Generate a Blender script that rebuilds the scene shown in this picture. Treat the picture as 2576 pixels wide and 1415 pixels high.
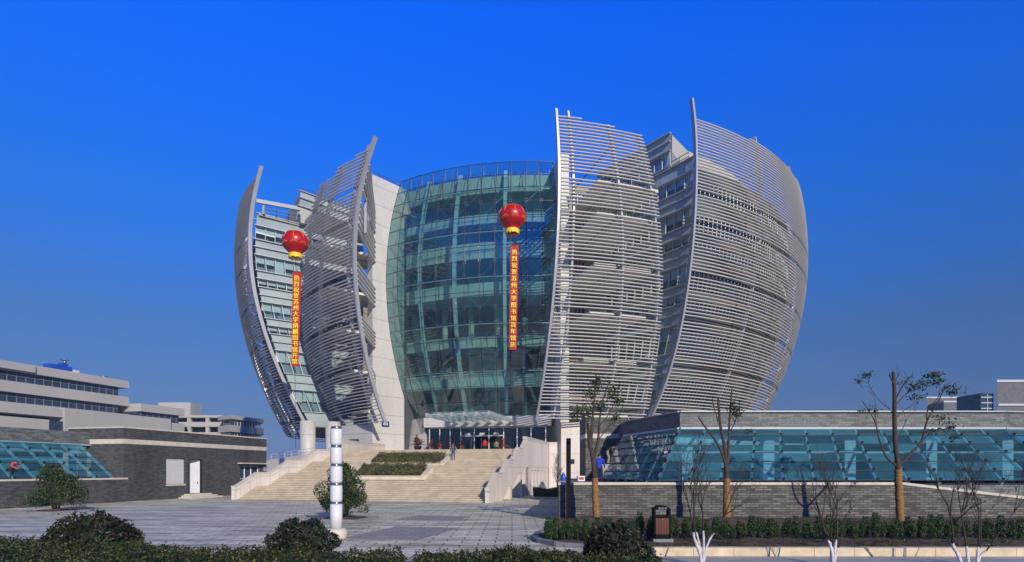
import bpy, math, random
from math import sin, cos, tan, atan, atan2, sqrt, pi, radians
from mathutils import Vector, Matrix
random.seed(7)
for o in list(bpy.data.objects):
    bpy.data.objects.remove(o, do_unlink=True)
SC = bpy.context.scene
COL = SC.collection

# ------------------------------------------------------------------ camera
F = 1509.0; CX = 1288.0; HY = 1184.0; HC = 2.7
cam = bpy.data.objects.new("camera", bpy.data.cameras.new("camera"))
COL.objects.link(cam)
cam.location = (0, 0, HC)
cam.rotation_euler = (radians(90), 0, 0)
cam.data.sensor_width = 36.0
cam.data.lens = 36.0 * F / 2576.0
cam.data.shift_y = 476.5 / 2576.0
cam.data.clip_start = 0.1
cam.data.clip_end = 6000
SC.camera = cam
SC.render.resolution_x = 1024; SC.render.resolution_y = 562

# ------------------------------------------------------------------ sky, sun, exposure
SUN_AZ = radians(24)      # to the right of straight behind the camera
SUN_EL = radians(24)
S = Vector((sin(SUN_AZ) * cos(SUN_EL), -cos(SUN_AZ) * cos(SUN_EL), sin(SUN_EL)))
W = bpy.data.worlds.new("World"); SC.world = W
W.use_nodes = True
wn = W.node_tree; wn.nodes.clear()
wo = wn.nodes.new("ShaderNodeOutputWorld"); wb = wn.nodes.new("ShaderNodeBackground")
sky = wn.nodes.new("ShaderNodeTexSky"); sky.sky_type = 'NISHITA'
sky.sun_disc = False
sky.sun_elevation = SUN_EL
sky.sun_rotation = pi - SUN_AZ
sky.altitude = 0; sky.air_density = 1.0; sky.dust_density = 0.25; sky.ozone_density = 3.0
# the deep polarised blue of the photograph's sky, by height above the horizon
tc = wn.nodes.new("ShaderNodeTexCoord"); sx = wn.nodes.new("ShaderNodeSeparateXYZ"); wn.links.new(tc.outputs['Generated'], sx.inputs[0])
rp = wn.nodes.new("ShaderNodeValToRGB"); wn.links.new(sx.outputs[2], rp.inputs[0])
TINT = [(0.0, (.19, .27, .60)), (.081, (.235, .305, .53)), (.217, (.27, .48, .86)), (.379, (.12, .76, 1.9)), (.608, (.0, .96, 3.7)), (.72, (.30, .5, .7))]
while len(rp.color_ramp.elements) < len(TINT): rp.color_ramp.elements.new(0.5)
for k, (p_, c_) in enumerate(TINT):
    rp.color_ramp.elements[k].position = p_; rp.color_ramp.elements[k].color = (c_[0]/4, c_[1]/4, c_[2]/4, 1)
v1 = wn.nodes.new("ShaderNodeVectorMath"); v1.operation = 'MULTIPLY'; wn.links.new(sky.outputs[0], v1.inputs[0]); wn.links.new(rp.outputs[0], v1.inputs[1])
v2 = wn.nodes.new("ShaderNodeVectorMath"); v2.operation = 'SCALE'; v2.inputs['Scale'].default_value = 4.0; wn.links.new(v1.outputs[0], v2.inputs[0])
wn.links.new(v2.outputs[0], wb.inputs[0])
wb.inputs[1].default_value = 0.095
wn.links.new(wb.outputs[0], wo.inputs[0])
sun = bpy.data.objects.new("sun", bpy.data.lights.new("sun", 'SUN')); COL.objects.link(sun)
sun.data.energy = 4.8; sun.data.angle = radians(0.5); sun.data.color = (1.0, 0.885, 0.72)
sun.rotation_euler = (-S).to_track_quat('-Z', 'Y').to_euler()
sun.location = (60, -60, 80)
vs = SC.view_settings
SC.display_settings.display_device = 'sRGB'
vs.view_transform = 'Standard'; vs.look = 'None'; vs.exposure = -0.06; vs.gamma = 1.0; vs.use_curve_mapping = False
SC.cycles.transparent_max_bounces = 24
SC.cycles.max_bounces = 8

# ------------------------------------------------------------------ helpers
def P(x, y, Y):
    "a point seen at picture position x, y (of a 2576 wide view) at distance Y"
    return Vector(((x - CX) * Y / F, Y, HC + (HY - y) * Y / F))
def PX(x, Y): return (x - CX) * Y / F
def lerp(a, b, t): return a + (b - a) * t
def interp(tab, z):
    if z <= tab[0][0]:
        a, b = tab[0], tab[1]
    elif z >= tab[-1][0]:
        a, b = tab[-2], tab[-1]
    else:
        for i in range(len(tab) - 1):
            if tab[i][0] <= z <= tab[i + 1][0]:
                a, b = tab[i], tab[i + 1]; break
    return a[1] + (b[1] - a[1]) * (z - a[0]) / (b[0] - a[0])

ORG = {}
def tag(o, label=None, cat=None, group=None, kind=None):
    if label: o['label'] = label
    if cat: o['category'] = cat
    if group: o['group'] = group
    if kind: o['kind'] = kind
    return o
def empty(name, loc, label=None, cat=None, group=None, rz=0.0):
    o = bpy.data.objects.new(name, None); COL.objects.link(o)
    o.location = loc; o.rotation_euler = (0, 0, rz); o.empty_display_size = 0.3
    ORG[o.name] = Vector(loc)
    return tag(o, label, cat, group)
def copy_tree(o, parent=None):
    c = o.copy(); COL.objects.link(c)
    if parent is not None: c.parent = parent
    for ch in list(o.children): copy_tree(ch, c)
    return c

class MB:
    def __init__(s): s.v = []; s.f = []; s.m = []; s.cur = 0; s.smooth = set()
    def vert(s, p): s.v.append(tuple(p)); return len(s.v) - 1
    def face(s, idx, sm=False):
        if sm: s.smooth.add(len(s.f))
        s.f.append(tuple(idx)); s.m.append(s.cur)
    def quad(s, a, b, c, d, sm=False):
        i = len(s.v); s.v += [tuple(a), tuple(b), tuple(c), tuple(d)]; s.face((i, i+1, i+2, i+3), sm)
    def poly(s, pts):
        i = len(s.v); s.v += [tuple(p) for p in pts]; s.face(range(i, i + len(pts)))
    def hexa(s, b):
        "8 corners: bottom 4 ccw then top 4"
        i = len(s.v); s.v += [tuple(p) for p in b]
        for q in ((3,2,1,0),(4,5,6,7),(0,1,5,4),(1,2,6,5),(2,3,7,6),(3,0,4,7)):
            s.face([i + k for k in q])
    def box(s, c, hx, hy, hz, rz=0.0):
        c = Vector(c); a = Vector((cos(rz), sin(rz), 0)) * hx; b = Vector((-sin(rz), cos(rz), 0)) * hy; u = Vector((0, 0, hz))
        s.hexa([c-a-b-u, c+a-b-u, c+a+b-u, c-a+b-u, c-a-b+u, c+a-b+u, c+a+b+u, c-a+b+u])
    def bar(s, p, q, w, h, up=(0, 0, 1)):
        "box section from p to q; w sideways, h along up"
        p = Vector(p); q = Vector(q); d = (q - p)
        if d.length < 1e-6: return
        d.normalize(); up = Vector(up)
        side = d.cross(up)
        if side.length < 1e-4: side = d.cross(Vector((1, 0, 0)))
        side.normalize(); u = side.cross(d).normalized()
        a = side * (w / 2); b = u * (h / 2)
        s.hexa([p-a-b, p+a-b, q+a-b, q-a-b, p-a+b, p+a+b, q+a+b, q-a+b])
    def prism(s, pts, z0, z1):
        n = len(pts); i = len(s.v)
        A = sum(pts[k][0]*pts[(k+1) % n][1] - pts[(k+1) % n][0]*pts[k][1] for k in range(n))
        if A < 0: pts = pts[::-1]
        s.v += [(p[0], p[1], z0) for p in pts] + [(p[0], p[1], z1) for p in pts]
        s.face([i + n - 1 - k for k in range(n)]); s.face([i + n + k for k in range(n)])
        for k in range(n):
            j = (k + 1) % n; s.face((i + k, i + j, i + n + j, i + n + k))
    def extrude(s, pts, vec):
        "closed polygon of 3-D points swept along vec"
        n = len(pts); i = len(s.v); vec = Vector(vec)
        s.v += [tuple(p) for p in pts] + [tuple(Vector(p) + vec) for p in pts]
        s.face([i + n - 1 - k for k in range(n)]); s.face([i + n + k for k in range(n)])
        for k in range(n):
            j = (k + 1) % n; s.face((i + k, i + j, i + n + j, i + n + k))
    def sweep(s, rings, cap=True, sm=False):
        n = len(rings[0]); i = len(s.v)
        for r in rings: s.v += [tuple(p) for p in r]
        for a in range(len(rings) - 1):
            for k in range(n):
                j = (k + 1) % n
                s.face((i + a*n + k, i + a*n + j, i + (a+1)*n + j, i + (a+1)*n + k), sm)
        if cap:
            s.face([i + n - 1 - k for k in range(n)]); L = i + (len(rings) - 1) * n
            s.face([L + k for k in range(n)])
    def tube(s, path, rad, n=8, sm=True, jit=0.0):
        path = [Vector(p) for p in path]
        if not isinstance(rad, (list, tuple)): rad = [rad] * len(path)
        rings = []; ref = None
        for k, p in enumerate(path):
            d = (path[min(k + 1, len(path) - 1)] - path[max(k - 1, 0)])
            if d.length < 1e-7: d = Vector((0, 0, 1))
            d.normalize()
            if ref is None:
                ref = Vector((1, 0, 0)) if abs(d.x) < 0.8 else Vector((0, 1, 0))
            a = (ref - d * ref.dot(d))
            if a.length < 1e-4: a = d.orthogonal()
            a.normalize(); ref = a; b = d.cross(a)
            rings.append([p + (a * cos(2*pi*q/n) + b * sin(2*pi*q/n)) * rad[k] * (1 + random.uniform(-jit, jit)) for q in range(n)])
        s.sweep(rings, True, sm)
    def lathe(s, prof, c, n=24, sm=True):
        c = Vector(c)
        rings = [[c + Vector((max(r, 1e-4) * cos(2*pi*q/n), max(r, 1e-4) * sin(2*pi*q/n), z)) for q in range(n)] for r, z in prof]
        s.sweep(rings, True, sm)
    def build(s, name, mats, parent=None, loc=None, uv=True):
        if not isinstance(mats, (list, tuple)): mats = [mats]
        o0 = Vector((0, 0, 0))
        if parent is not None: o0 = ORG[parent.name]
        elif loc is not None: o0 = Vector(loc)
        me = bpy.data.meshes.new(name)
        me.from_pydata([(x - o0.x, y - o0.y, z - o0.z) for x, y, z in s.v], [], s.f)
        for m in mats: me.materials.append(m)
        if len(mats) > 1: me.polygons.foreach_set('material_index', s.m)
        if s.smooth:
            me.polygons.foreach_set('use_smooth', [k in s.smooth for k in range(len(s.f))])
        if uv:
            uvl = me.uv_layers.new(name="UVMap"); dat = [0.0] * (2 * len(me.loops)); li = 0
            for p in me.polygons:
                nx, ny, nz = p.normal
                h = sqrt(nx*nx + ny*ny)
                if h > 0.35:
                    tx, ty = -ny / h, nx / h
                    for vi in p.vertices:
                        x, y, z = s.v[vi]; dat[li] = x*tx + y*ty; dat[li+1] = z; li += 2
                else:
                    for vi in p.vertices:
                        x, y, z = s.v[vi]; dat[li] = x; dat[li+1] = y; li += 2
            uvl.data.foreach_set('uv', dat)
        me.update()
        o = bpy.data.objects.new(name, me); COL.objects.link(o)
        if parent is not None:
            o.parent = parent; ORG[o.name] = o0
        else:
            o.location = o0; ORG[o.name] = o0
        return o

# ------------------------------------------------------------------ materials
def newmat(name):
    m = bpy.data.materials.new(name); m.use_nodes = True
    nt = m.node_tree; b = nt.nodes['Principled BSDF']
    return m, nt, b
def N(nt, t, **kw):
    n = nt.nodes.new(t)
    for k, v in kw.items():
        if k in n.inputs: n.inputs[k].default_value = v
        else: setattr(n, k, v)
    return n
def ramp(nt, fac, stops):
    r = nt.nodes.new("ShaderNodeValToRGB"); e = r.color_ramp.elements
    while len(e) < len(stops): e.new(0.5)
    for k, (p, c) in enumerate(stops):
        e[k].position = p; e[k].color = (c[0], c[1], c[2], 1)
    nt.links.new(fac, r.inputs[0]); return r
def mixc(nt, mode, fac, a, b):
    m = nt.nodes.new("ShaderNodeMix"); m.data_type = 'RGBA'; m.blend_type = mode
    if isinstance(fac, (int, float)): m.inputs[0].default_value = fac
    else: nt.links.new(fac, m.inputs[0])
    for k, q in ((6, a), (7, b)):
        if isinstance(q, tuple): m.inputs[k].default_value = (q[0], q[1], q[2], 1)
        else: nt.links.new(q, m.inputs[k])
    return m.outputs[2]
def plain(name, c, rough=0.6, var=0.15, scale=1.5, metal=0.0, bump=0.0, streak=False, spec=0.5):
    m, nt, b = newmat(name)
    tc = N(nt, "ShaderNodeTexCoord"); mp = N(nt, "ShaderNodeMapping")
    nt.links.new(tc.outputs['Object'], mp.inputs[0])
    if streak: mp.inputs['Scale'].default_value = (1, 1, 0.12)
    nz = N(nt, "ShaderNodeTexNoise", Scale=scale, Detail=6.0, Roughness=0.65)
    nt.links.new(mp.outputs[0], nz.inputs['Vector'])
    lo = tuple(x * (1 - var) for x in c); hi = tuple(min(1, x * (1 + var)) for x in c)
    r = ramp(nt, nz.outputs[0], [(0.3, lo), (0.7, hi)])
    nt.links.new(r.outputs[0], b.inputs['Base Color'])
    b.inputs['Roughness'].default_value = rough; b.inputs['Metallic'].default_value = metal
    b.inputs['Specular IOR Level'].default_value = spec
    if bump:
        n2 = N(nt, "ShaderNodeTexNoise", Scale=scale * 12, Detail=4.0)
        nt.links.new(tc.outputs['Object'], n2.inputs['Vector'])
        bp = N(nt, "ShaderNodeBump", Strength=bump, Distance=0.02)
        nt.links.new(n2.outputs[0], bp.inputs['Height']); nt.links.new(bp.outputs[0], b.inputs['Normal'])
    return m
def panelled(name, c, bw, bh, joint, mortar=0.012, rough=0.55, var=0.08, stain=0.2, off=0.5, stainc=None, bump=0.3, mott=0.25, contrast=None):
    "stone, brick or tile laid in courses, in metres on the mesh's own UVs"
    m, nt, b = newmat(name)
    uv = N(nt, "ShaderNodeUVMap")
    br = N(nt, "ShaderNodeTexBrick", Scale=1.0)
    br.inputs['Brick Width'].default_value = bw; br.inputs['Row Height'].default_value = bh
    br.inputs['Mortar Size'].default_value = mortar; br.inputs['Mortar Smooth'].default_value = 0.2
    br.offset = off; br.inputs['Bias'].default_value = 0.0
    lo = tuple(x * (1 - var) for x in c); hi = tuple(min(1, x * (1 + var)) for x in c)
    br.inputs['Color1'].default_value = (*lo, 1); br.inputs['Color2'].default_value = (*hi, 1)
    br.inputs['Mortar'].default_value = (*joint, 1)
    nt.links.new(uv.outputs[0], br.inputs['Vector'])
    tc = N(nt, "ShaderNodeTexCoord")
    mp = N(nt, "ShaderNodeMapping"); mp.inputs['Scale'].default_value = (1, 1, 0.35)
    nt.links.new(tc.outputs['Object'], mp.inputs[0])
    nz = N(nt, "ShaderNodeTexNoise", Scale=0.45, Detail=8.0, Roughness=0.7); nt.links.new(mp.outputs[0], nz.inputs['Vector'])
    sc_ = stainc or (0.45, 0.43, 0.40)
    r = ramp(nt, nz.outputs[0], [(0.42, (1, 1, 1)), (0.72, sc_)])
    col = mixc(nt, 'MULTIPLY', stain, br.outputs[0], r.outputs[0])
    n3 = N(nt, "ShaderNodeTexNoise", Scale=9.0, Detail=5.0, Roughness=0.7); nt.links.new(tc.outputs['Object'], n3.inputs['Vector'])
    r3 = ramp(nt, n3.outputs[0], [(0.3, (1 - mott,) * 3), (0.7, (1 + mott * 0.4,) * 3)])
    col = mixc(nt, 'MULTIPLY', 1.0, col, r3.outputs[0])
    nt.links.new(col, b.inputs['Base Color'])
    b.inputs['Roughness'].default_value = rough
    inv = N(nt, "ShaderNodeMath", operation='SUBTRACT'); inv.inputs[0].default_value = 1.0
    nt.links.new(br.outputs['Fac'], inv.inputs[1])
    ad = N(nt, "ShaderNodeMath", operation='MULTIPLY_ADD'); nt.links.new(n3.outputs[0], ad.inputs[0]); ad.inputs[1].default_value = 0.35
    nt.links.new(inv.outputs[0], ad.inputs[2])
    bp = N(nt, "ShaderNodeBump", Strength=bump, Distance=0.01)
    nt.links.new(ad.outputs[0], bp.inputs['Height']); nt.links.new(bp.outputs[0], b.inputs['Normal'])
    return m
def leafmat(name, c1, c2, c3=None, rough=0.5, p3=0.92):
    m, nt, b = newmat(name)
    g = N(nt, "ShaderNodeNewGeometry")
    st = [(0.0, c1), (0.75, c2)] + ([(p3, c3)] if c3 else [])
    r = ramp(nt, g.outputs['Random Per Island'], st)
    tcl = N(nt, "ShaderNodeTexCoord"); nzl = N(nt, "ShaderNodeTexNoise", Scale=1.3, Detail=4.0, Roughness=0.6); nt.links.new(tcl.outputs['Object'], nzl.inputs['Vector'])
    rl = ramp(nt, nzl.outputs[0], [(0.34, (0.60, 0.66, 0.62)), (0.5, (1, 1, 1)), (0.66, (1.75, 1.45, 0.95))])
    colr = mixc(nt, 'MULTIPLY', 1.0, r.outputs[0], rl.outputs[0])
    nt.links.new(colr, b.inputs['Base Color']); b.inputs['Roughness'].default_value = rough
    b.inputs['Specular IOR Level'].default_value = 0.4
    tr = N(nt, "ShaderNodeBsdfTranslucent"); nt.links.new(colr, tr.inputs[0])
    mx = N(nt, "ShaderNodeMixShader"); mx.inputs[0].default_value = 0.18
    nt.links.new(b.outputs[0], mx.inputs[1]); nt.links.new(tr.outputs[0], mx.inputs[2])
    nt.links.new(mx.outputs[0], nt.nodes['Material Output'].inputs[0])
    return m
def glassmat(name, tint, refl=1.0, body=None, bodyfac=0.0, rough=0.0, wav=0.0):
    "thin sheet glass: tinted see-through plus a mirror of the surroundings growing at grazing angles"
    m, nt, b = newmat(name); nt.nodes.remove(b)
    out = nt.nodes['Material Output']
    t = N(nt, "ShaderNodeBsdfTransparent"); t.inputs[0].default_value = (*tint, 1)
    gl = N(nt, "ShaderNodeBsdfAnisotropic") if False else N(nt, "ShaderNodeBsdfGlossy"); gl.inputs['Roughness'].default_value = rough
    gl.inputs[0].default_value = (0.9, 0.97, 1.0, 1)
    ge = N(nt, "ShaderNodeNewGeometry"); dt = N(nt, "ShaderNodeVectorMath", operation='DOT_PRODUCT')
    nt.links.new(ge.outputs['Normal'], dt.inputs[0]); nt.links.new(ge.outputs['Incoming'], dt.inputs[1])
    ab = N(nt, "ShaderNodeMath", operation='ABSOLUTE'); nt.links.new(dt.outputs['Value'], ab.inputs[0])
    su = N(nt, "ShaderNodeMath", operation='SUBTRACT'); su.inputs[0].default_value = 1.0; nt.links.new(ab.outputs[0], su.inputs[1])
    pw = N(nt, "ShaderNodeMath", operation='POWER'); nt.links.new(su.outputs[0], pw.inputs[0]); pw.inputs[1].default_value = 4.2
    mu = N(nt, "ShaderNodeMath", operation='MULTIPLY_ADD'); mu.use_clamp = True; nt.links.new(pw.outputs[0], mu.inputs[0]); mu.inputs[1].default_value = 0.8 * refl; mu.inputs[2].default_value = 0.075 * refl
    if wav:
        tc = N(nt, "ShaderNodeTexCoord"); nz = N(nt, "ShaderNodeTexNoise", Scale=0.9, Detail=1.0)
        nt.links.new(tc.outputs['Object'], nz.inputs['Vector'])
        bp = N(nt, "ShaderNodeBump", Strength=wav, Distance=0.05); nt.links.new(nz.outputs[0], bp.inputs['Height'])
        nt.links.new(bp.outputs[0], gl.inputs['Normal'])
    base = t.outputs[0]
    if body:
        d = N(nt, "ShaderNodeBsdfDiffuse")
        r = ramp(nt, ge.outputs['Random Per Island'], [(0.0, tuple(x*.7 for x in body)), (1.0, tuple(min(1, x*1.25) for x in body))]); nt.links.new(r.outputs[0], d.inputs[0])
        tcd = N(nt, "ShaderNodeTexCoord"); nzd = N(nt, "ShaderNodeTexNoise", Scale=0.7, Detail=6.0, Roughness=0.7); nt.links.new(tcd.outputs['Object'], nzd.inputs['Vector'])
        m0 = N(nt, "ShaderNodeMixShader"); ma = N(nt, "ShaderNodeMath", operation='MULTIPLY_ADD'); nt.links.new(nzd.outputs[0], ma.inputs[0]); ma.inputs[1].default_value = bodyfac*1.1; 
        mb_ = N(nt, "ShaderNodeMath", operation='MULTIPLY'); nt.links.new(ge.outputs['Random Per Island'], mb_.inputs[0]); mb_.inputs[1].default_value = bodyfac*.9; nt.links.new(mb_.outputs[0], ma.inputs[2])
        nt.links.new(ma.outputs[0], m0.inputs[0])
        nt.links.new(t.outputs[0], m0.inputs[1]); nt.links.new(d.outputs[0], m0.inputs[2]); base = m0.outputs[0]
    mx = N(nt, "ShaderNodeMixShader"); nt.links.new(mu.outputs[0], mx.inputs[0])
    nt.links.new(base, mx.inputs[1]); nt.links.new(gl.outputs[0], mx.inputs[2])
    nt.links.new(mx.outputs[0], out.inputs[0])
    return m

M = {}
M['stone'] = panelled('pale_stone', (0.56, 0.55, 0.525), 90.0, 2.56, (0.24, 0.23, 0.215), 0.03, 0.5, 0.02, 0.40, stainc=(0.66, 0.64, 0.61), bump=0.12)
M['stone_base'] = panelled('pink_stone', (0.68, 0.62, 0.56), 6.4, 2.4, (0.36, 0.32, 0.29), 0.018, 0.5, 0.03, 0.25, off=0.0, bump=0.12, mott=0.12)
M['step'] = plain('stair_stone', (0.66, 0.575, 0.43), 0.6, 0.2, 1.1, bump=0.25)
M['stair_side'] = panelled('stair_wall_stone', (0.68, 0.63, 0.57), 1.2, 3.0, (0.28, 0.25, 0.22), 0.015, 0.55, 0.05, 0.3, off=0.0, bump=0.12, mott=0.12)
M['corner'] = plain('corner_glazing', (0.075, 0.11, 0.115), 0.2, 0.15, 0.6)
M['joint'] = plain('step_grime_shadow', (0.17, 0.14, 0.11), 0.8, 0.5, 2.0)  # joint grime that also carries the painted shadow line of the nosings
M['cap'] = plain('coping_stone', (0.55, 0.50, 0.42), 0.55, 0.15, 2.0, bump=0.1)
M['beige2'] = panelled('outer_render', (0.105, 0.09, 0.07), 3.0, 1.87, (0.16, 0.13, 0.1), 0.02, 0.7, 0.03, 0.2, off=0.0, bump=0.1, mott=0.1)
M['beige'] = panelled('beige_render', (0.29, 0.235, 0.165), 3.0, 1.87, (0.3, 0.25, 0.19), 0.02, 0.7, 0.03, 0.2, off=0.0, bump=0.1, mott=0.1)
M['soffit'] = plain('soffit_paint', (0.33, 0.31, 0.28), 0.8, 0.08)
M['slat'] = plain('louvre_aluminium', (0.61, 0.60, 0.57), 0.45, 0.06, 0.8)
M['beam'] = plain('beam_aluminium', (0.37, 0.39, 0.42), 0.45, 0.07, 0.6, metal=0.25)
M['panel'] = panelled('facade_panel', (0.34, 0.415, 0.425), 1.3, 1.4, (0.2, 0.27, 0.28), 0.012, 0.22, 0.05, 0.12, off=0.0, bump=0.08, mott=0.05)
M['ledge'] = plain('ledge_aluminium', (0.42, 0.46, 0.49), 0.4, 0.05, metal=0.2)
M['mull'] = plain('mullion_aluminium', (0.55, 0.58, 0.6), 0.4, 0.05, metal=0.2)
M['darkmet'] = plain('dark_metal', (0.03, 0.034, 0.04), 0.4, 0.1, metal=0.3)
M['black'] = plain('black_paint', (0.006, 0.007, 0.008), 0.75, 0.2, spec=0.12)
M['steel'] = plain('stainless_steel', (0.52, 0.52, 0.52), 0.22, 0.08, 3.0, metal=1.0)
M['bracket'] = plain('bracket_metal', (0.16, 0.165, 0.17), 0.5, 0.1)
M['room'] = plain('room_screen', (0.30, 0.35, 0.38), 0.8, 0.12, 0.8)
M['winframe'] = plain('window_frame_metal', (0.20, 0.215, 0.225), 0.4, 0.06, metal=0.2)
M['white'] = plain('white_paint', (0.66, 0.66, 0.68), 0.4, 0.05, 3.0)
M['blind'] = plain('window_blind', (0.62, 0.66, 0.66), 0.8, 0.05)
M['interior'] = plain('interior_wall', (0.44, 0.44, 0.41), 0.8, 0.15, 0.4)
M['fascia'] = plain('floor_edge', (0.60, 0.58, 0.52), 0.6, 0.06)
M['intdark'] = plain('interior_dark', (0.05, 0.055, 0.06), 0.8, 0.2)
M['ceil'] = plain('ceiling_paint', (0.42, 0.43, 0.42), 0.8, 0.05)
M['curtain'] = glassmat('curtain_glass', (0.46, 0.69, 0.69), 1.5, (0.045, 0.18, 0.19), 0.11, wav=0.04)
M['rimglass'] = glassmat('rim_glass', (0.55, 0.75, 0.82), 1.1, (0.05, 0.2, 0.25), 0.08, wav=0.04)
M['skylight'] = glassmat('skylight_glass', (0.42, 0.72, 0.84), 1.3, (0.09, 0.37, 0.48), 0.22, wav=0.03)
M['clear'] = glassmat('canopy_glass', (0.82, 0.92, 0.92), 0.5, (0.2, 0.35, 0.35), 0.01)
M['window'] = glassmat('window_glass', (0.72, 0.84, 0.86), 1.2, (0.05, 0.1, 0.12), 0.08, wav=0.03)
M['entglass'] = glassmat('entrance_glass', (0.35, 0.48, 0.50), 1.3, (0.02, 0.04, 0.05), 0.1, wav=0.02)
M['farwin'] = plain('far_window', (0.03, 0.05, 0.085), 0.12, 0.45, 0.5)
M['far'] = plain('pale_render', (0.40, 0.395, 0.37), 0.8, 0.07, 0.15, streak=True)
M['farbrick'] = panelled('far_brick', (0.13, 0.13, 0.135), 0.6, 0.3, (0.2, 0.2, 0.2), 0.01, 0.8, 0.15, 0.2)
M['brick'] = panelled('grey_brick', (0.085, 0.087, 0.087), 0.42, 0.085, (0.05, 0.052, 0.054), 0.012, 0.8, 0.45, 0.75, stainc=(0.25, 0.25, 0.26), bump=0.5, mott=0.35)
M['brick2'] = panelled('warm_grey_brick', (0.140, 0.134, 0.122), 0.46, 0.125, (0.05, 0.048, 0.044), 0.018, 0.8, 0.5, 0.6, stainc=(0.42, 0.42, 0.42), bump=0.5, mott=0.3)
M['slate'] = panelled('slate_cladding', (0.15, 0.165, 0.16), 0.5, 0.14, (0.07, 0.075, 0.08), 0.006, 0.6, 0.35, 0.4, bump=0.6, mott=0.45)
def banded(m, k=0.55):
    nt = m.node_tree; b = nt.nodes['Principled BSDF']; src = b.inputs['Base Color'].links[0].from_socket
    uv = N(nt, "ShaderNodeUVMap"); mp = N(nt, "ShaderNodeMapping"); mp.inputs['Scale'].default_value = (0.16, 1.1, 1); nt.links.new(uv.outputs[0], mp.inputs[0])
    nz = N(nt, "ShaderNodeTexNoise", Scale=1.0, Detail=7.0, Roughness=0.72); nt.links.new(mp.outputs[0], nz.inputs['Vector'])
    r = ramp(nt, nz.outputs[0], [(0.40, (0.36, 0.35, 0.31)), (0.50, (0.8, 0.79, 0.76)), (0.60, (1.08, 1.08, 1.07))])
    nt.links.new(mixc(nt, 'MULTIPLY', k, src, r.outputs[0]), b.inputs['Base Color'])
M['pave'] = panelled('plaza_paving', (0.76, 0.75, 0.65), 1.25, 0.62, (0.14, 0.14, 0.125), 0.03, 0.55, 0.10, 0.62, stainc=(0.38, 0.37, 0.33), bump=0.3, mott=0.3)
banded(M['pave'], 0.8)
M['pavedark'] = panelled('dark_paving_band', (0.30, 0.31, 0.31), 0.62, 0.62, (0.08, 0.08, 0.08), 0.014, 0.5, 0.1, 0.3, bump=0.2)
M['walk'] = panelled('walkway_paving', (0.33, 0.35, 0.37), 1.4, 0.7, (0.12, 0.12, 0.12), 0.012, 0.55, 0.06, 0.5, bump=0.2)
M['ground'] = plain('open_ground', (0.22, 0.21, 0.19), 0.9, 0.2, 0.1)
M['soil'] = plain('bed_soil', (0.075, 0.05, 0.032), 0.95, 0.55, 3.0, bump=0.9)
M['kerb'] = plain('kerb_granite', (0.60, 0.50, 0.34), 0.7, 0.25, 1.6, bump=0.3)
M['kerbgrey'] = plain('kerb_grey', (0.20, 0.21, 0.22), 0.7, 0.2, 2.0, bump=0.3)
M['red'] = plain('red_fabric', (0.42, 0.004, 0.008), 0.35, 0.06, 1.0)
M['banner'] = plain('banner_red', (0.42, 0.006, 0.006), 0.65, 0.10, 0.6)
M['gold'] = plain('gold_print', (0.75, 0.36, 0.02), 0.5, 0.08)
M['yellow'] = plain('yellow_lettering', (0.85, 0.62, 0.02), 0.55, 0.05)
M['straw'] = plain('straw_rope', (0.27, 0.145, 0.048), 0.9, 0.5, 14.0, bump=0.8)
M['bark'] = plain('tree_bark', (0.060, 0.040, 0.028), 0.9, 0.4, 5.0, bump=0.8)
M['twig'] = plain('twig_bark', (0.045, 0.030, 0.026), 0.9, 0.3, 5.0)
M['lime'] = plain('white_limewash', (0.66, 0.66, 0.67), 0.9, 0.35, 11.0, bump=1.0)
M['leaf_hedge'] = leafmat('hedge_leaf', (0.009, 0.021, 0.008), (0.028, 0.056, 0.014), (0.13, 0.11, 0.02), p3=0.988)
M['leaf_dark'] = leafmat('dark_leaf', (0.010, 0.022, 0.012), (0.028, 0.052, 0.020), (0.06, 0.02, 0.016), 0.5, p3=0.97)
M['leaf_tree'] = leafmat('tree_leaf', (0.012, 0.030, 0.012), (0.045, 0.085, 0.025), (0.09, 0.12, 0.03))
M['leaf_shrub'] = leafmat('shrub_leaf', (0.014, 0.038, 0.012), (0.045, 0.10, 0.022), (0.10, 0.13, 0.03))
M['leaf_dry'] = leafmat('planter_leaf', (0.045, 0.060, 0.022), (0.12, 0.125, 0.05), (0.2, 0.15, 0.06))
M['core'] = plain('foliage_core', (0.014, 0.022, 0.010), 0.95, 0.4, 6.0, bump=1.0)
M['litter'] = leafmat('leaf_litter', (0.05, 0.035, 0.02), (0.13, 0.09, 0.05), (0.3, 0.27, 0.22), 0.8)
M['grass'] = leafmat('weed_leaf', (0.02, 0.04, 0.012), (0.05, 0.08, 0.02), None, 0.6)
M['wood'] = plain('varnished_wood', (0.10, 0.027, 0.011), 0.4, 0.3, 4.0, streak=True)
M['blueroof'] = plain('blue_sheet', (0.01, 0.07, 0.42), 0.4, 0.1)
M['signblue'] = plain('sign_blue', (0.008, 0.02, 0.16), 0.4, 0.05)
M['skin'] = plain('skin', (0.36, 0.20, 0.13), 0.6, 0.05)
M['hair'] = plain('hair', (0.008, 0.007, 0.007), 0.5, 0.2)
def cloth(name, c): 
    M[name] = plain(name, c, 0.85, 0.15, 6.0, bump=0.2)
cloth('navy_cloth', (0.010, 0.016, 0.05)); cloth('denim_cloth', (0.035, 0.075, 0.16)); cloth('red_cloth', (0.50, 0.010, 0.012))
cloth('maroon_cloth', (0.10, 0.012, 0.016)); cloth('dark_cloth', (0.014, 0.014, 0.018)); cloth('blue_cloth', (0.012, 0.05, 0.42))
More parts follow.
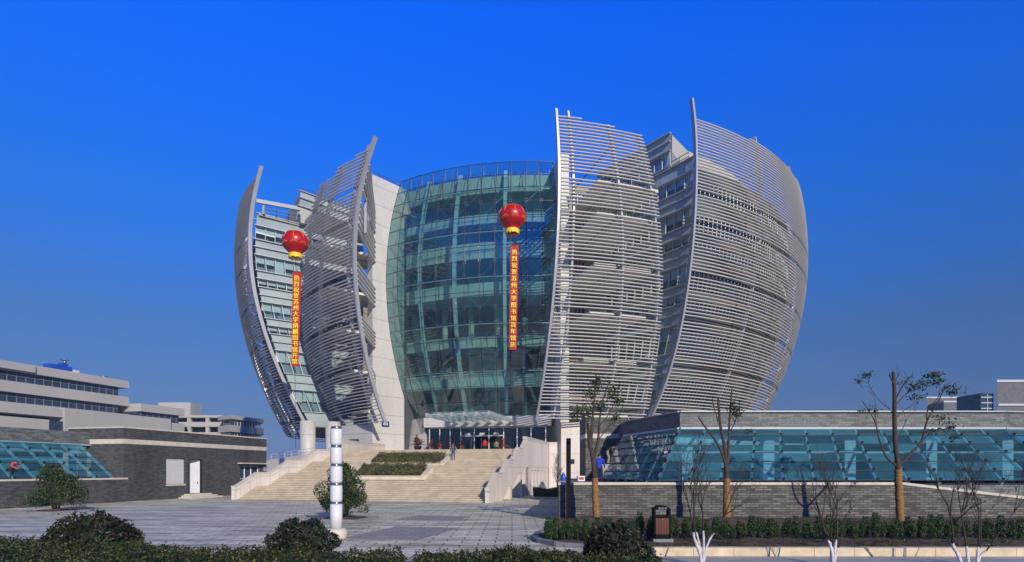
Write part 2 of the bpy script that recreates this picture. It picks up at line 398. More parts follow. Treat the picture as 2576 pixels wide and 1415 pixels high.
cloth('khaki_cloth', (0.30, 0.25, 0.17)); cloth('brown_cloth', (0.06, 0.05, 0.04)); cloth('grey_cloth', (0.20, 0.18, 0.16)); cloth('coral_cloth', (0.45, 0.07, 0.04))
# basket & flowers
M['flower'] = leafmat('flower_petal', (0.30, 0.01, 0.01), (0.45, 0.05, 0.02), (0.5, 0.3, 0.03), p3=0.85)
# ================================================================== GROUND
def sheet(name, pts, z, mat, kind='structure', label=None):
    b = MB(); b.poly([(x, y, z) for x, y in pts]); o = b.build(name, mat); o['kind'] = kind
    if o.data.polygons[0].normal.z < 0: o.data.flip_normals()
    return o
sheet('ground', [(-900, -150), (900, -150), (900, 1300), (-900, 1300)], 0.0, M['ground'])
sheet('plaza', [(-60, 18.2), (4.5, 18.2), (5.6, 31.6), (6.2, 80), (-60, 100)], 0.004, M['pave'])
sheet('walkway', [(-60, 12.0), (60, 12.0), (60, 18.8), (4.5, 18.75), (-60, 18.2)], 0.0025, M['walk'])
D1 = Vector((0.2412, 0.9705, 0)); D2 = Vector((0.9705, -0.2412, 0))
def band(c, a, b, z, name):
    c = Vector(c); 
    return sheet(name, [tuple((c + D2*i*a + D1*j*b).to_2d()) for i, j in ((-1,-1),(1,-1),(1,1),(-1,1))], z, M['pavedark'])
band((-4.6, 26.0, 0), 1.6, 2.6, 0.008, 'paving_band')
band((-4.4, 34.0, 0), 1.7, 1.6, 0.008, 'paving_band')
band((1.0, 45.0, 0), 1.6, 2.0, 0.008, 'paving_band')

# ================================================================== LIBRARY
C0 = Vector((1.4, 113.5, 0))
RT = [(8.84, 41.4), (12.28, 43.3), (16.0, 44.8), (19.4, 46.1), (23.8, 47.4), (28.1, 48.4), (32.4, 48.8), (37, 48.8), (41.7, 48.5), (45.9, 47.8), (50.1, 46.6)]
import numpy as _np
_cr = _np.polyfit([a for a, c in RT], [c for a, c in RT], 4)
def rP(z):
    z = min(max(z, 5.0), 50.0); return float(_np.polyval(_cr, z))
def smooth(tab, deg=4):
    c = _np.polyfit([a for a, q in tab], [q for a, q in tab], deg); lo, hi = tab[0][0], tab[-1][0]
    def fn(z):
        if lo <= z <= hi: return float(_np.polyval(c, z))
        e = lo if z < lo else hi; return float(_np.polyval(c, e) + _np.polyval(_np.polyder(c), e) * (z - e))
    return fn
CC = C0                     # axis of the petal or wing being built
def pol(phi, r, z=0.0): return Vector((CC.x + r * sin(phi), CC.y - r * cos(phi), z))
def hit(x, y, dr=0.0):
    "where the sight line through picture point x, y meets the lotus surface: (phi, z)"
    k = (x - CX) / F; r = 48.0; z = 30.0
    for _ in range(30):
        A = k*k + 1; B = -2 * (k * CC.x + CC.y); Cc = CC.x**2 + CC.y**2 - r*r
        Y = (-B - sqrt(max(B*B - 4*A*Cc, 0))) / (2*A)
        z = HC + (HY - y) * Y / F; r = 0.5 * r + 0.5 * (rP(z) + dr)
    return atan2(k * Y - CC.x, CC.y - Y), z
def edge(pts):
    t = sorted([(hit(x, y)[1], hit(x, y)[0]) for x, y in pts]); return t
LIB = empty('library_building', (C0.x, C0.y, 0), 'lotus shaped library with curved glass front and four silver louvre petals above the stairs', 'library')

E1 = edge([(640,470),(637,505),(625,574),(624,632),(632.6,690),(644,764),(661,830),(690,914),(722,981),(768,1073)])
def swung(px, turn):
    "axis for a petal turned about its leading edge"
    phi, z = hit(*px); r = rP(z); e = pol(phi, r); a = phi + turn
    return Vector((e.x - r * sin(a), e.y + r * cos(a), 0))
C2 = swung((886, 640), radians(-14)); C3 = swung((1404, 620), radians(5))
CC = C2
E2R = edge([(917,415),(904,476),(892.5,540),(888,603),(888,690),(891,721),(898,793),(910,853.6),(927,937),(944.4,1004),(967.6,1067)])
E2L = edge([(797,482),(782.7,534),(772.5,592),(761,646.7),(758,675.6),(759.5,778.5),(765,859),(774,923),(794,1018),(811.6,1076)])
CC = C3
E3L = edge([(1408,346.7),(1411,436.8),(1411,503),(1408,570),(1404.5,620),(1401,686.7),(1391,802),(1379.5,895.6),(1368,962),(1354.5,1049)])
E3R = edge([(1616,345),(1627.8,390),(1644.5,453.5),(1656,527),(1664.5,597),(1667,680),(1666,739),(1663,795.6),(1654.5,895.6),(1644.5,949),(1631,1029),(1628,1050)])
CC = C0
E4 = edge([(1751,313.5),(1754.5,380),(1754.5,470),(1751,537),(1746,603),(1737.8,686.7),(1724.4,775.6),(1711,849),(1691,922),(1668,985.6),(1641,1052)])
AL = Vector((-18.6, 80.0, 0)); DL = Vector((0.64, 0.768, 0)).normalized()      # stone wall left of the glass
AR = Vector((6.05, 74.8, 0)); DR = Vector((-0.2, 0.98, 0)).normalized()        # stone wall right of the glass
def phi_of(v): return atan2(v.x - CC.x, CC.y - v.y)
GAPS = [34.9, 31.3, 25.9, 20.8, 15.6, 10.4]
PITCH = 0.378
def slat_path(p0, p1, z, n):
    return [(lerp(p0, p1, k / n), z) for k in range(n + 1)]
def add_slat(b, p0, p1, z, h=0.108, d=0.20, off=0.0, n=None):
    n = n or max(3, int(abs(p1 - p0) * 48 / 1.6))
    rings = []
    for phi, zz in slat_path(p0, p1, z, n):
        r = rP(zz) + off
        tl = 0.0
        rings.append([pol(phi, r - d/2, zz - h/2 - tl), pol(phi, r + d/2 - 0.04, zz - h/2 + tl), pol(phi, r + d/2, zz), pol(phi, r + d/2 - 0.04, zz + h/2 + tl), pol(phi, r - d/2, zz + h/2 - tl)])
    b.sweep(rings, True)
def rib_mesh(phifn, z0, z1, r0, r1, w, n=26):
    b = MB(); rings = []
    for k in range(n + 1):
        z = lerp(z0, z1, k / n); p = phifn(z); r = rP(z)
        t = Vector((cos(p), sin(p), 0)) * (w / 2); q = Vector((sin(p), -cos(p), 0)); c = pol(p, r, z)
        rings.append([c + q*r0 - t, c + q*r1 - t, c + q*r1 + t, c + q*r0 + t])
    b.sweep(rings); return b
def petal(left, right, zlo, zhi, steps, ribs, beam, beamtop, label, extra=(), wallr=None, philim=(-9, 9)):
    """left/right: phi as functions of z; steps: list of (f0, f1) cut backs of the topmost slats; beam 'L' or 'R'"""
    b = MB(); z = zhi; k = 0
    zs = []
    for f0, f1 in extra[::-1]: pass
    z = zlo; zlist = []
    while z <= zhi + 1e-6: zlist.append(z); z += PITCH
    for z in zlist:
        if any(abs(z - (g - 0.1)) < PITCH * 0.5 for g in GAPS): continue
        k = int(round((zlist[-1] - z) / PITCH))
        f0, f1 = steps[k] if k < len(steps) else (0.0, 1.0)
        l, r = left(z), right(z)
        jit = 0.0
        add_slat(b, lerp(l, r, f0) - jit, lerp(l, r, f1) + jit, z)
    for j, (f0, f1) in enumerate(extra):
        z = zlist[-1] + PITCH * (j + 1)
        add_slat(b, lerp(left(z), right(z), f0), lerp(left(z), right(z), f1), z)
    scr = b.build('louvre_screen', M['slat'], LIB)
    scr['label'] = label
    bf = (lambda z: left(z) - 0.004) if beam == 'L' else (lambda z: right(z) + 0.004)
    rib_mesh(bf, zlo - 0.25, beamtop, -0.34, 0.16, 0.26, 30).build('edge_beam', M['beam'], scr)
    for f, zt in ribs:
        rib_mesh(lambda z: lerp(left(z), right(z), f), zlo - 0.1, zt, -0.62, -0.16, 0.22).build('rib', M['beam'], scr)
        # brackets tying the rib back to the floors
    for f, zt in ribs:
        for g in GAPS + [min(40.0, zhi - 2.6)]:
            tb = MB()
            r0 = rP(g) - 2.6 if wallr is None else wallr
            if g > 35: r0 = min(r0, rP(g) - 7.5)
            p = lerp(left(g), right(g), f)
            pw = min(max(p, philim[0]), philim[1])
            if abs(pw - p) > .012: continue
            tb.bar(pol(pw, r0, g + 0.1), pol(p, rP(g) - 0.4, g + 0.1), 0.12, 0.18)
            if g < 35: tb.bar(pol(pw, r0, g - 1.0), pol(p, rP(g) - 0.45, g + 0.02), 0.05, 0.05)
            tb.build('bracket', M['bracket'], scr)
    return scr
CC = C3; zTop3 = hit(1411, 289)[1]; zb3 = hit(1402, 275)[1]; CC = C2; zTop2 = hit(926, 372)[1]; zb2 = hit(934, 348)[1]; CC = C0; zTop4 = hit(1752, 297)[1]; zTop1 = hit(640, 448)[1]
WR3 = (AR + DR*2.2 - C3).to_2d().length; WR2 = (AL + DL*2.2 - C2).to_2d().length
ZLO = 9.0
PHI4 = radians(112); PHI1 = radians(-112)
f3L = smooth(E3L); f3R = smooth(E3R)
f2L = smooth(E2L); f2R = smooth(E2R)
f4L = smooth(E4); f4R = lambda z: PHI4
f1L = lambda z: PHI1; f1R = smooth(E1)
CC = C3
petal(f3L, f3R, ZLO, zTop3, [(0, .27), (0, .66)], [(0.13, zTop3 + .7), (0.60, zTop3 - .3), (0.965, zTop3 - .9)], 'L', zb3, 'louvre petal right of the curved glass', wallr=WR3, philim=(phi_of(AR) + .01, 9))
CC = C2
petal(f2L, f2R, ZLO, zTop2, [(.72, 1), (.36, 1), (.36, 1)], [(0.9, zTop2 + .5), (0.42, zTop2 - .5), (0.04, zTop2 - 1.2)], 'R', zb2, 'louvre petal left of the curved glass', wallr=WR2, philim=(-9, phi_of(AL) - .01))
CC = C0
def fr4(x, y):
    p, z = hit(x, y); return (p - f4L(z)) / (PHI4 - f4L(z))
petal(f4L, f4R, ZLO, zTop4, [], [(.155, zTop4 + 1.3), (.31, zTop4 + 1.6), (.46, zTop4 + 1.9), (.62, zTop4 + 2), (.78, zTop4), (.93, zTop4)], 'L', hit(1739.5, 248.5)[1], 'far right louvre petal bulging against the sky',
      extra=[(fr4(1875, 295), 1), (fr4(1975, 345), 1), (.42, 1), (.52, 1)])
petal(f1L, f1R, ZLO - 0.4, zTop1, [], [(.845, zTop1 + .6), (.69, zTop1), (.54, zTop1), (.38, zTop1), (.22, zTop1), (.07, zTop1)], 'R', hit(648, 426)[1], 'far left louvre petal leaning over the brick hall',
      extra=[])

# ------------------------------------------------------------------ wings behind the petals
ZS = 42.2
def slab_wall(A, D, L, th, z0, z1, side):
    b = MB(); nrm = Vector((-D.y, D.x, 0)) * side
    pts = [A, A + D*L, A + D*L + nrm*th, A + nrm*th]
    b.prism([(p.x, p.y) for p in pts], z0, z1); return b
sl = slab_wall(AL, DL, 15, 1.1, 0, ZS, 1).build('stone_wall', M['stone'], LIB); sl['label'] = 'pale stone side wall left of the glass'
sr = slab_wall(AR, DR, 15, 1.1, 0, ZS, -1).build('stone_wall', M['stone'], LIB); sr['label'] = 'pale stone side wall right of the glass'
# low rails on the two walls' tops
def railing(pts, h, mat, step=1.6, r=0.03, mids=1):
    b = MB(); pts = [Vector(p) for p in pts]
    for k in range(1, mids + 2):
        zz = Vector((0, 0, h * k / (mids + 1)))
        for a, c in zip(pts[:-1], pts[1:]): b.bar(a + zz, c + zz, r*2, r*2)
    for a, c in zip(pts[:-1], pts[1:]):
        n = max(1, int((c - a).length / step))
        for q in range(n + 1): b.bar(lerp(a, c, q/n), lerp(a, c, q/n) + Vector((0, 0, h)), r*2, r*2)
    return b
railing([AL + DL*0.2 + Vector((0.0,0.1,ZS)), AL + DL*5 + Vector((0,0.1,ZS))], 0.45, None, 1.5).build('roof_rail', M['steel'], sl)
def arc(phi0, phi1, r, n): return [pol(lerp(phi0, phi1, k/n), r) for k in range(n + 1)]
ZR = 39.6
def vwall(phi0, phi1, z0, z1, r, n=16):
    b = MB(); a = arc(phi0, phi1, r, n)
    for p, q in zip(a[:-1], a[1:]):
        b.quad((p.x,p.y,z0),(q.x,q.y,z0),(q.x,q.y,z1),(p.x,p.y,z1))
    return b
def front_wing(phi0, phi1, win, glassside, label):
    "beige wall on an arc with a window on each floor, access balconies up to the louvres"
    root = None
    b = MB()
    z0 = 0.0
    wz = [(g + 2.3, g + 3.9) for g in sorted(GAPS)]
    wz = [w for w in wz if w[1] < ZR - 0.4]
    pa, pb = lerp(phi0, phi1, win[0]), lerp(phi0, phi1, win[1])
    ps, pe = (phi0, lerp(phi0, phi1, glassside)) if glassside > 0.5 else (lerp(phi0, phi1, glassside), phi1)
    def strip(p0, p1, za, zb, r=WR, n=8):
        a = arc(p0, p1, r, n)
        for p, q in zip(a[:-1], a[1:]): b.quad((p.x,p.y,za),(q.x,q.y,za),(q.x,q.y,zb),(p.x,p.y,zb))
    strip(ps, pa, 0, ZR); strip(pb, pe, 0, ZR)
    z = 0.0
    for a_, c_ in wz + [(ZR, ZR)]:
        strip(pa, pb, z, a_); z = c_
    for a_, c_ in wz:      # reveals
        for p in (pa, pb):
            o = pol(p, WR); i = pol(p, WR - 0.3)
            b.quad((o.x,o.y,a_),(i.x,i.y,a_),(i.x,i.y,c_),(o.x,o.y,c_))
        for zz in (a_, c_):
            o, o2, i, i2 = pol(pa, WR), pol(pb, WR), pol(pa, WR-.3), pol(pb, WR-.3)
            b.quad((o.x,o.y,zz),(o2.x,o2.y,zz),(i2.x,i2.y,zz),(i.x,i.y,zz))
    # parapet top thickness and back body
    inner = arc(phi0, phi1, WR - 14, 8); outer = arc(phi0, phi1, WR - 0.32, 14)
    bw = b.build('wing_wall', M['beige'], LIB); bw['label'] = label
    rb = MB(); poly = [(p.x, p.y) for p in outer] + [(p.x, p.y) for p in inner[::-1]]
    rb.prism(poly, ZR - 1.1, ZR - 0.9)
    rb.build('roof', M['soffit'], LIB)
    db = MB()
    db.prism([(p.x, p.y) for p in arc(phi0, phi1, WR - 3.2, 14)] + [(p.x, p.y) for p in inner[::-1]], 0.3, ZR - 1.2)
    db.build('core', M['intdark'], LIB)
    for a_, c_ in wz:
        g = MB(); p, q = pol(pa, WR - 0.25), pol(pb, WR - 0.25)
        g.quad((p.x,p.y,a_),(q.x,q.y,a_),(q.x,q.y,c_),(p.x,p.y,c_))
        go = g.build('window', M['farwin'], bw)
        m = MB()
        for f in (0, .33, .66, 1.0):
            t = lerp(p, q, f); m.bar((t.x, t.y - .03, a_), (t.x, t.y - .03, c_), 0.06, 0.06)
        m.bar((p.x, p.y - .03, c_ - .4), (q.x, q.y - .03, c_ - .4), .05, .05)
        m.build('window_frame', M['mull'], bw)
    # glazed corner strip on the far side with floor lines
    gp0, gp1 = (pe, phi1) if glassside > 0.5 else (phi0, ps)
    g = MB()
    for p, q in zip(arc(gp0, gp1, WR - .2, 5)[:-1], arc(gp0, gp1, WR - .2, 5)[1:]):
        g.quad((p.x,p.y,9),(q.x,q.y,9),(q.x,q.y,ZR-3),(p.x,p.y,ZR-3))
    g.build('window', M['farwin'], bw)
    m = MB()
    for k in range(6):
        t = pol(lerp(gp0, gp1, k/5), WR - .15); m.bar((t.x,t.y,9),(t.x,t.y,ZR-3),.08,.08)
    zz = 9.0
    while zz < ZR - 3:
        p, q = pol(gp0, WR - .15), pol(gp1, WR - .15); m.bar((p.x,p.y,zz),(q.x,q.y,zz),.1,.12); zz += 1.85
    m.build('window_frame', M['mull'], bw)
    return bw
def balcony(phi0, phi1, g, short=False):
    b = MB(); r1 = rP(g) - 1.3
    n = 16
    o = arc(phi0, phi1, max(r1, WR + .8), n); i = arc(phi0, phi1, WR - .05, n)
    b.prism([(p.x, p.y) for p in o] + [(p.x, p.y) for p in i[::-1]], g + 0.05, g + 0.38)
    s = b.build('balcony_slab', M['fascia'], LIB)
    rb = railing([Vector((p.x, p.y, g + .38)) for p in arc(phi0, phi1, r1 - .15, n)], 1.05, None, 0.8, 0.02, 3)
    rb.build('balcony_rail', M['darkmet'], s)
    return s
CC = C3; WR = WR3
pR0 = phi_of(AR + DR*2.2) + 0.004; p3e = f3R(25) - 0.012
w3 = front_wing(pR0, p3e, (0.34, 0.55), 0.86, 'sunlit beige wall behind the right louvres')
for g in GAPS: balcony(max(pR0 + 0.03, f3L(g) + 0.015), p3e, g)
CC = C2; WR = WR2
pL1 = phi_of(AL + DL*2.2) - 0.004; p2e = f2L(25) + 0.012
w2 = front_wing(p2e, pL1, (0.42, 0.66), 0.16, 'beige wall with balconies behind the left louvres')
for g in GAPS: balcony(p2e, pL1 - 0.002, g)
# short bundles of slats that return from the left petal's edge to the stone wall
rb = MB()
for zt, zb in ((37.2, 34.6), (33.3, 30.6), (27.0, 24.7), (21.1, 19.2), (15.5, 13.9)):
    z = zb
    while z <= zt:
        p = pol(f2R(z), rP(z) - .5, z); q = AL + DL * 0.35 + Vector((0, 0, z)) 
        rb.bar(p, q + (q - p).normalized() * 0.1, 0.3, 0.13); z += (zt - zb) / 4.0001
rb.build('return_louvre', M['slat'], LIB)
CC = C3
rb = MB()
for zt, zb in ((37.2, 34.6), (33.3, 30.6), (27.0, 24.7), (21.1, 19.2)):
    z = zb
    while z <= zt:
        p = pol(f3L(z), rP(z) - .5, z); q = AR + DR * 0.3 + Vector((0, 0, z))
        rb.bar(p, q, 0.3, 0.13); z += (zt - zb) / 4.0001
rb.build('return_louvre', M['slat'], LIB)
# beams over the roof terraces
CC = C2
rb = MB()
zc = hit(909, 456)[1]; rb.bar(pol(f2R(zc), rP(zc) - .3, zc), AL + Vector((0.1, 0.3, zc)), .3, .45); p = lerp(pol(f2R(zc), rP(zc) - .3, zc), AL + Vector((0.1, 0.3, zc)), .25); rb.bar(p, Vector((p.x, p.y, zc - 4.5)), .28, .28)
rb.build('roof_beam', M['beam'], LIB)
CC = C0

# ------------------------------------------------------------------ the curved glass
CG = Vector((2.58, 110.2, 0))
def rG(z): return 34.6 - 0.0127 * (z - 28.7) ** 2
def inter(A, D, z):
    r = rG(z); w = A - CG; b = w.dot(D); c = w.dot(w) - r*r
    t = -b - sqrt(max(b*b - c, 0)); p = A + D * t
    return atan2(p.x - CG.x, CG.y - p.y)
def polG(phi, r, z): return Vector((CG.x + r * sin(phi), CG.y - r * cos(phi), z))
ZB, ZT = 9.9, 43.0
NR, NC = 17, 12
def gl(i, j, dr=0.0):
    z = lerp(ZB, ZT, j / NR); a, b = inter(AL, DL, z), inter(AR, DR, z)
    return polG(lerp(a, b, i / NC), rG(z) + dr, z)
gb = MB(); gr = MB()
for j in range(NR):
    for i in range(NC):
        t = random.uniform(-.006, .006)
        (gr if j == NR - 1 else gb).quad(gl(i, j, t), gl(i+1, j, -t), gl(i+1, j+1, t), gl(i, j+1, -t))
CW = gb.build('glass_curtain_wall', M['curtain'], LIB); CW['label'] = 'bulging teal glass front'
gr.build('glass_rim', M['rimglass'], CW)
mb = MB()
for j in range(NR + 1):
    for i in range(NC): mb.bar(gl(i, j, .02), gl(i+1, j, .02), .07, .05)
for i in range(NC + 1):
    for j in range(NR): mb.bar(gl(i, j, .02), gl(i, j+1, .02), .07, .05, up=(0, 1, 0))
mb.build('glass_joint', M['darkmet'], CW)
sb = MB()
for j in range(1, NR):
    for i in range(1, NC):
        c = gl(i, j, .10)
        for dx, dz in ((.14,.14),(-.14,.14),(.14,-.14),(-.14,-.14)):
            sb.box(c + Vector((dx, 0, dz)), .04, .03, .04)
sb.build('glass_fitting', M['steel'], CW)
# raking steel masts and rods inside
for i in (2.6, 5.2, 8.6):
    b = MB(); rings = []
    for k in range(25):
        z = lerp(ZB + .3, ZT - 1.0, k / 24); a, c = inter(AL, DL, z), inter(AR, DR, z); p = lerp(a, c, i / NC); r = rG(z)
        t = Vector((cos(p), sin(p), 0)) * .22
        rings.append([polG(p, r - .95, z) - t, polG(p, r - .55, z) - t, polG(p, r - .55, z) + t, polG(p, r - .95, z) + t])
    b.sweep(rings); b.build('mast', M['white'], CW)
tb = MB()
for i in range(NC):
    for j in range(0, NR - 1):
        if (i + j) % 2 == 0: tb.bar(gl(i, j, -.5), gl(i+1, j+1, -.5), .02, .02)
        elif (i * 3 + j) % 5 == 0: tb.bar(gl(i+1, j, -.5), gl(i, j+1, -.5), .02, .02)
for j in range(0, NR, 3):
    for i in range(NC): tb.bar(gl(i, j, -.45), gl(i+1, j, -.45), .11, .11)
for i in range(NC + 1): tb.bar(gl(i, NR, -.05), gl(i, NR - 2, -1.6), .07, .07)
tb.build('tie_rod', M['mull'], CW)
# floors seen through the glass
for k, (za, zb) in enumerate(((13.7, 15.6), (19.0, 20.5), (25.8, 27.6), (30.8, 32.9), (35.4, 36.6), (39.6, 41.7))):
    b = MB(); z = zb; a, c = inter(AL, DL, z) + .01, inter(AR, DR, z) - .01
    r1 = rG(28) - (3.2 if k < 5 else 3.6); n = 18
    top = [polG(lerp(a, c, q/n), r1, 0) for q in range(n + 1)]; inn = [polG(lerp(a, c, q/n), r1 - .3, 0) for q in range(n + 1)]
    b.prism([(p.x, p.y) for p in top] + [(p.x, p.y) for p in inn[::-1]], za, zb)
    f = b.build('floor_edge', M['fascia'], LIB)
    b = MB(); bk = [polG(lerp(a, c, q/n), r1 - 15, 0) for q in range(n + 1)]
    b.prism([(p.x, p.y) for p in inn] + [(p.x, p.y) for p in bk[::-1]], za + .1, za + .6)
    b.build('floor_slab', M['ceil'], f)
    if k < 5:
        railing([Vector((p.x, p.y, zb)) for p in inn], .5, None, 1.4, .025, 1).build('floor_rail', M['steel'], f)
    else:
        railing([Vector((p.x, p.y, zb)) for p in inn], .7, None, 1.6, .025, 1).build('floor_rail', M['steel'], f)
bb = MB(); a, c = inter(AL, DL, 28), inter(AR, DR, 28)
for q in range(12):
    p0, p1 = polG(lerp(a, c, q/12), 34.6 - 16, 0), polG(lerp(a, c, (q+1)/12), 34.6 - 16, 0)
    bb.quad((p0.x,p0.y,4.95),(p1.x,p1.y,4.95),(p1.x,p1.y,41),(p0.x,p0.y,41))
bb.build('back_wall', M['interior'], LIB)
# inside columns and bookshelves
for q in (.2, .42, .62, .82):
    b = MB(); p = polG(lerp(a, c, q), 34.6 - 7.5, 0); b.tube([(p.x, p.y, 4.95), (p.x, p.y, 39.8)], .42, 14); b.build('inner_column', M['fascia'], LIB)
b = MB()
for zb in (16.0 - 1.6, 20.5 - 1.2, 27.6 - 1.5, 32.9 - 1.8):
    for q in range(9):
        p = polG(lerp(a, c, .12 + .085*q + random.uniform(-.02,.02)), 34.6 - 11 + random.uniform(-1, 1), 0)
        b.box((p.x, p.y, zb + 1.05), .9, .25, 1.05, random.uniform(-.2,.2))
b.build('bookshelf', M['wood'], LIB)

# ------------------------------------------------------------------ entrance
def E(x, Yc, z=0.0):                       # a point on the entrance front line (parallel to the stairs)
    base = Vector((-3.5, 78.6, 0)); k = (x - CX) / F
    s = (k * base.y - base.x) / (D2.x - k * D2.y)
    p = base + D2 * s + D1 * Yc; p.z = z; return p
ZL = 4.96
EL, ER, ZH = 1079, 1372, 8.35
lint = MB()
a, b_ = E(1068, 0), E(1385, 0)
lint.prism([(p.x, p.y) for p in (a - D1*.3, b_ - D1*.3, b_ + D1*3.0, a + D1*3.0)], ZH + .1, 9.75)
lint.build('entrance_lintel', M['stone'], LIB)
sof = MB()
top = [gl(i, 0, -.1) for i in range(NC + 1)]
for i in range(NC):
    p, q = top[i], top[i+1]
    u, v = lerp(a, b_, i/NC) - D1*.3, lerp(a, b_, (i+1)/NC) - D1*.3
    sof.quad((p.x,p.y,9.86),(q.x,q.y,9.86),(v.x,v.y,9.72),(u.x,u.y,9.72))
sof.build('entrance_soffit', M['stone'], LIB)
# flared stone cheek left of the doors
ck = MB()
pts = [AL + DL*3.6, E(1079, .2), E(1079, 1.2), AL + DL*6.0]
w0 = AL + DL*5.2
ck.hexa([tuple(w0 + Vector((0,0,0))), tuple(E(1079, .02)), tuple(E(1079, 1.0)), tuple(w0 + DL*1.5),
         tuple(w0 + DL*1.4 + Vector((0,0,9.84))), tuple(E(1060, .9, 9.84)), tuple(E(1062, 1.6, 9.84)), tuple(w0 + DL*2.4 + Vector((0,0,9.84)))])
ck.build('stone_cheek', M['stone'], LIB)
ent = MB()
xs = [1079, 1105, 1131, 1158, 1192, 1229, 1266, 1300, 1335, 1372]
eg = MB()
for x0, x1 in zip(xs[:-1], xs[1:]):
    z0 = ZL if not (1158 <= x0 < 1266) else 7.25
    p, q = E(x0, .25), E(x1, .25)
    eg.quad((p.x,p.y,z0),(q.x,q.y,z0),(q.x,q.y,ZH),(p.x,p.y,ZH))
ENT = eg.build('entrance_glazing', M['entglass'], LIB)
fm = MB()
for x in xs: fm.bar(E(x, .2, ZL), E(x, .2, ZH), .09, .12)
fm.bar(E(1079, .2, ZH), E(1372, .2, ZH), .1, .1); fm.bar(E(1158, .18, 7.25), E(1266, .18, 7.25), .14, .14)
fm.build('entrance_frame', M['mull'], ENT)
def door(x0, x1, open_):
    g = MB(); p = E(x0, .25, ZL + .05)
    d = (D2 if not open_ else (D2*.35 + D1*.94)); q = p + d * 1.55
    g.hexa([p, q, q + D1*.03, p + D1*.03, p + Vector((0,0,2.2)), q + Vector((0,0,2.2)), q + D1*.03 + Vector((0,0,2.2)), p + D1*.03 + Vector((0,0,2.2))])
    dr = g.build('door', M['entglass'], ENT)
    h = MB(); c = lerp(p, q, .88) - D1*.08
    h.bar(c + Vector((0,0,.25)), c + Vector((0,0,2.0)), .05, .05); h.build('handle', M['steel'], ENT)
door(1160, 0, False); door(1194, 0, True); door(1231, 0, True); door(1300 - 34, 0, True)
ib = MB(); p, q = E(1060, 9), E(1400, 9)
ib.quad((p.x,p.y,ZL),(q.x,q.y,ZL),(q.x,q.y,9.7),(p.x,p.y,9.7)); ib.build('lobby_wall', M['intdark'], LIB)
ib = MB(); ib.prism([(v.x, v.y) for v in (E(1060, .3), E(1385, .3), E(1385, 9), E(1060, 9))], ZH + .12, ZH + .4); ib.build('lobby_ceiling', M['intdark'], LIB)
# notices over the doors
nb = MB()
for x in (1176, 1212, 1248): nb.box(E(x, .1, 7.5), .35, .02, .14, atan2(D2.y, D2.x))
nb.build('notice', M['white'], ENT)
# canopy
CN = None
cb = MB()
fx = [1072, 1103, 1135, 1166, 1198, 1229]
front = [P(x, lerp(1043, 1042, k/5), lerp(68.6, 66.3, k/5)) for k, x in enumerate(fx)]
g = MB()
f0, f1 = front[0].copy(), front[-1].copy(); zc = 9.05
g.hexa([(f0 + D1*.5).to_2d().to_3d() + Vector((0,0,zc+.33)), (f1 + D1*.5).to_2d().to_3d() + Vector((0,0,zc+.33)), (f1 + D1*10.5).to_2d().to_3d() + Vector((0,0,zc+.33)), (f0 + D1*10.5).to_2d().to_3d() + Vector((0,0,zc+.33)),
        (f0 + D1*.5).to_2d().to_3d() + Vector((0,0,zc+.36)), (f1 + D1*.5).to_2d().to_3d() + Vector((0,0,zc+.36)), (f1 + D1*10.5).to_2d().to_3d() + Vector((0,0,zc+.36)), (f0 + D1*10.5).to_2d().to_3d() + Vector((0,0,zc+.36))])
CAN = g.build('canopy', M['clear'], LIB); CAN['label'] = 'glass entrance canopy on white steel beams'
for p in front:
    b = MB(); q = p.to_2d().to_3d() + Vector((0, 0, zc)); b.bar(q, q + D1*11.6, .2, .42); b.build('canopy_beam', M['ledge'], CAN)
b = MB()
for d in (2.0, 4.4, 6.8, 9.2):
    b.bar((f0 + D1*d).to_2d().to_3d() + Vector((0,0,zc+.22)), (f1 + D1*d).to_2d().to_3d() + Vector((0,0,zc+.22)), .1, .16)
b.build('canopy_purlin', M['mull'], CAN)
# base block of the right wing: shaded side, sunlit front
bb = MB()
A1 = AR + Vector((0.06, -0.15, 0)); B1 = Vector((PX(1480, 74.8), 74.9, 0))
bb.prism([(A1.x, A1.y), (B1.x, B1.y), (B1.x + 6, B1.y + 12), (A1.x - 1.0, A1.y + 8)], 0, 8.7)
bb.build('base_wall', M['stone_base'], LIB)
bw = MB(); bw.box(P(1441, 1161, 74.7), .2, .1, .27); bw.build('vent_window', M['farwin'], LIB)
# base of the left wing and its columns
bb = MB(); G0 = AL + Vector((-.02, -.02, 0))
q0 = P(834, 1100, 84.5)
bb.prism([(G0.x, G0.y), (G0.x + 6, G0.y + 8), (q0.x + 2, q0.y + 9), (q0.x, q0.y)], 0, 8.9)
bb.build('base_wall', M['stone'], LIB)
w = P(891, 1111, 81.6); bw = MB(); bw.box((w.x, w.y + .35, w.z), .95, .25, .3, atan2(q0.y - G0.y, q0.x - G0.x) + pi); bw.build('vent_window', M['farwin'], LIB)
for x, Y, r in ((774, 84.0, 1.05), (838, 85.5, 1.05)):
    b = MB(); p = P(x, 0, Y); b.tube([(p.x, p.y, 0), (p.x, p.y, 9.6)], r, 24); b.build('column', M['stone'], LIB)
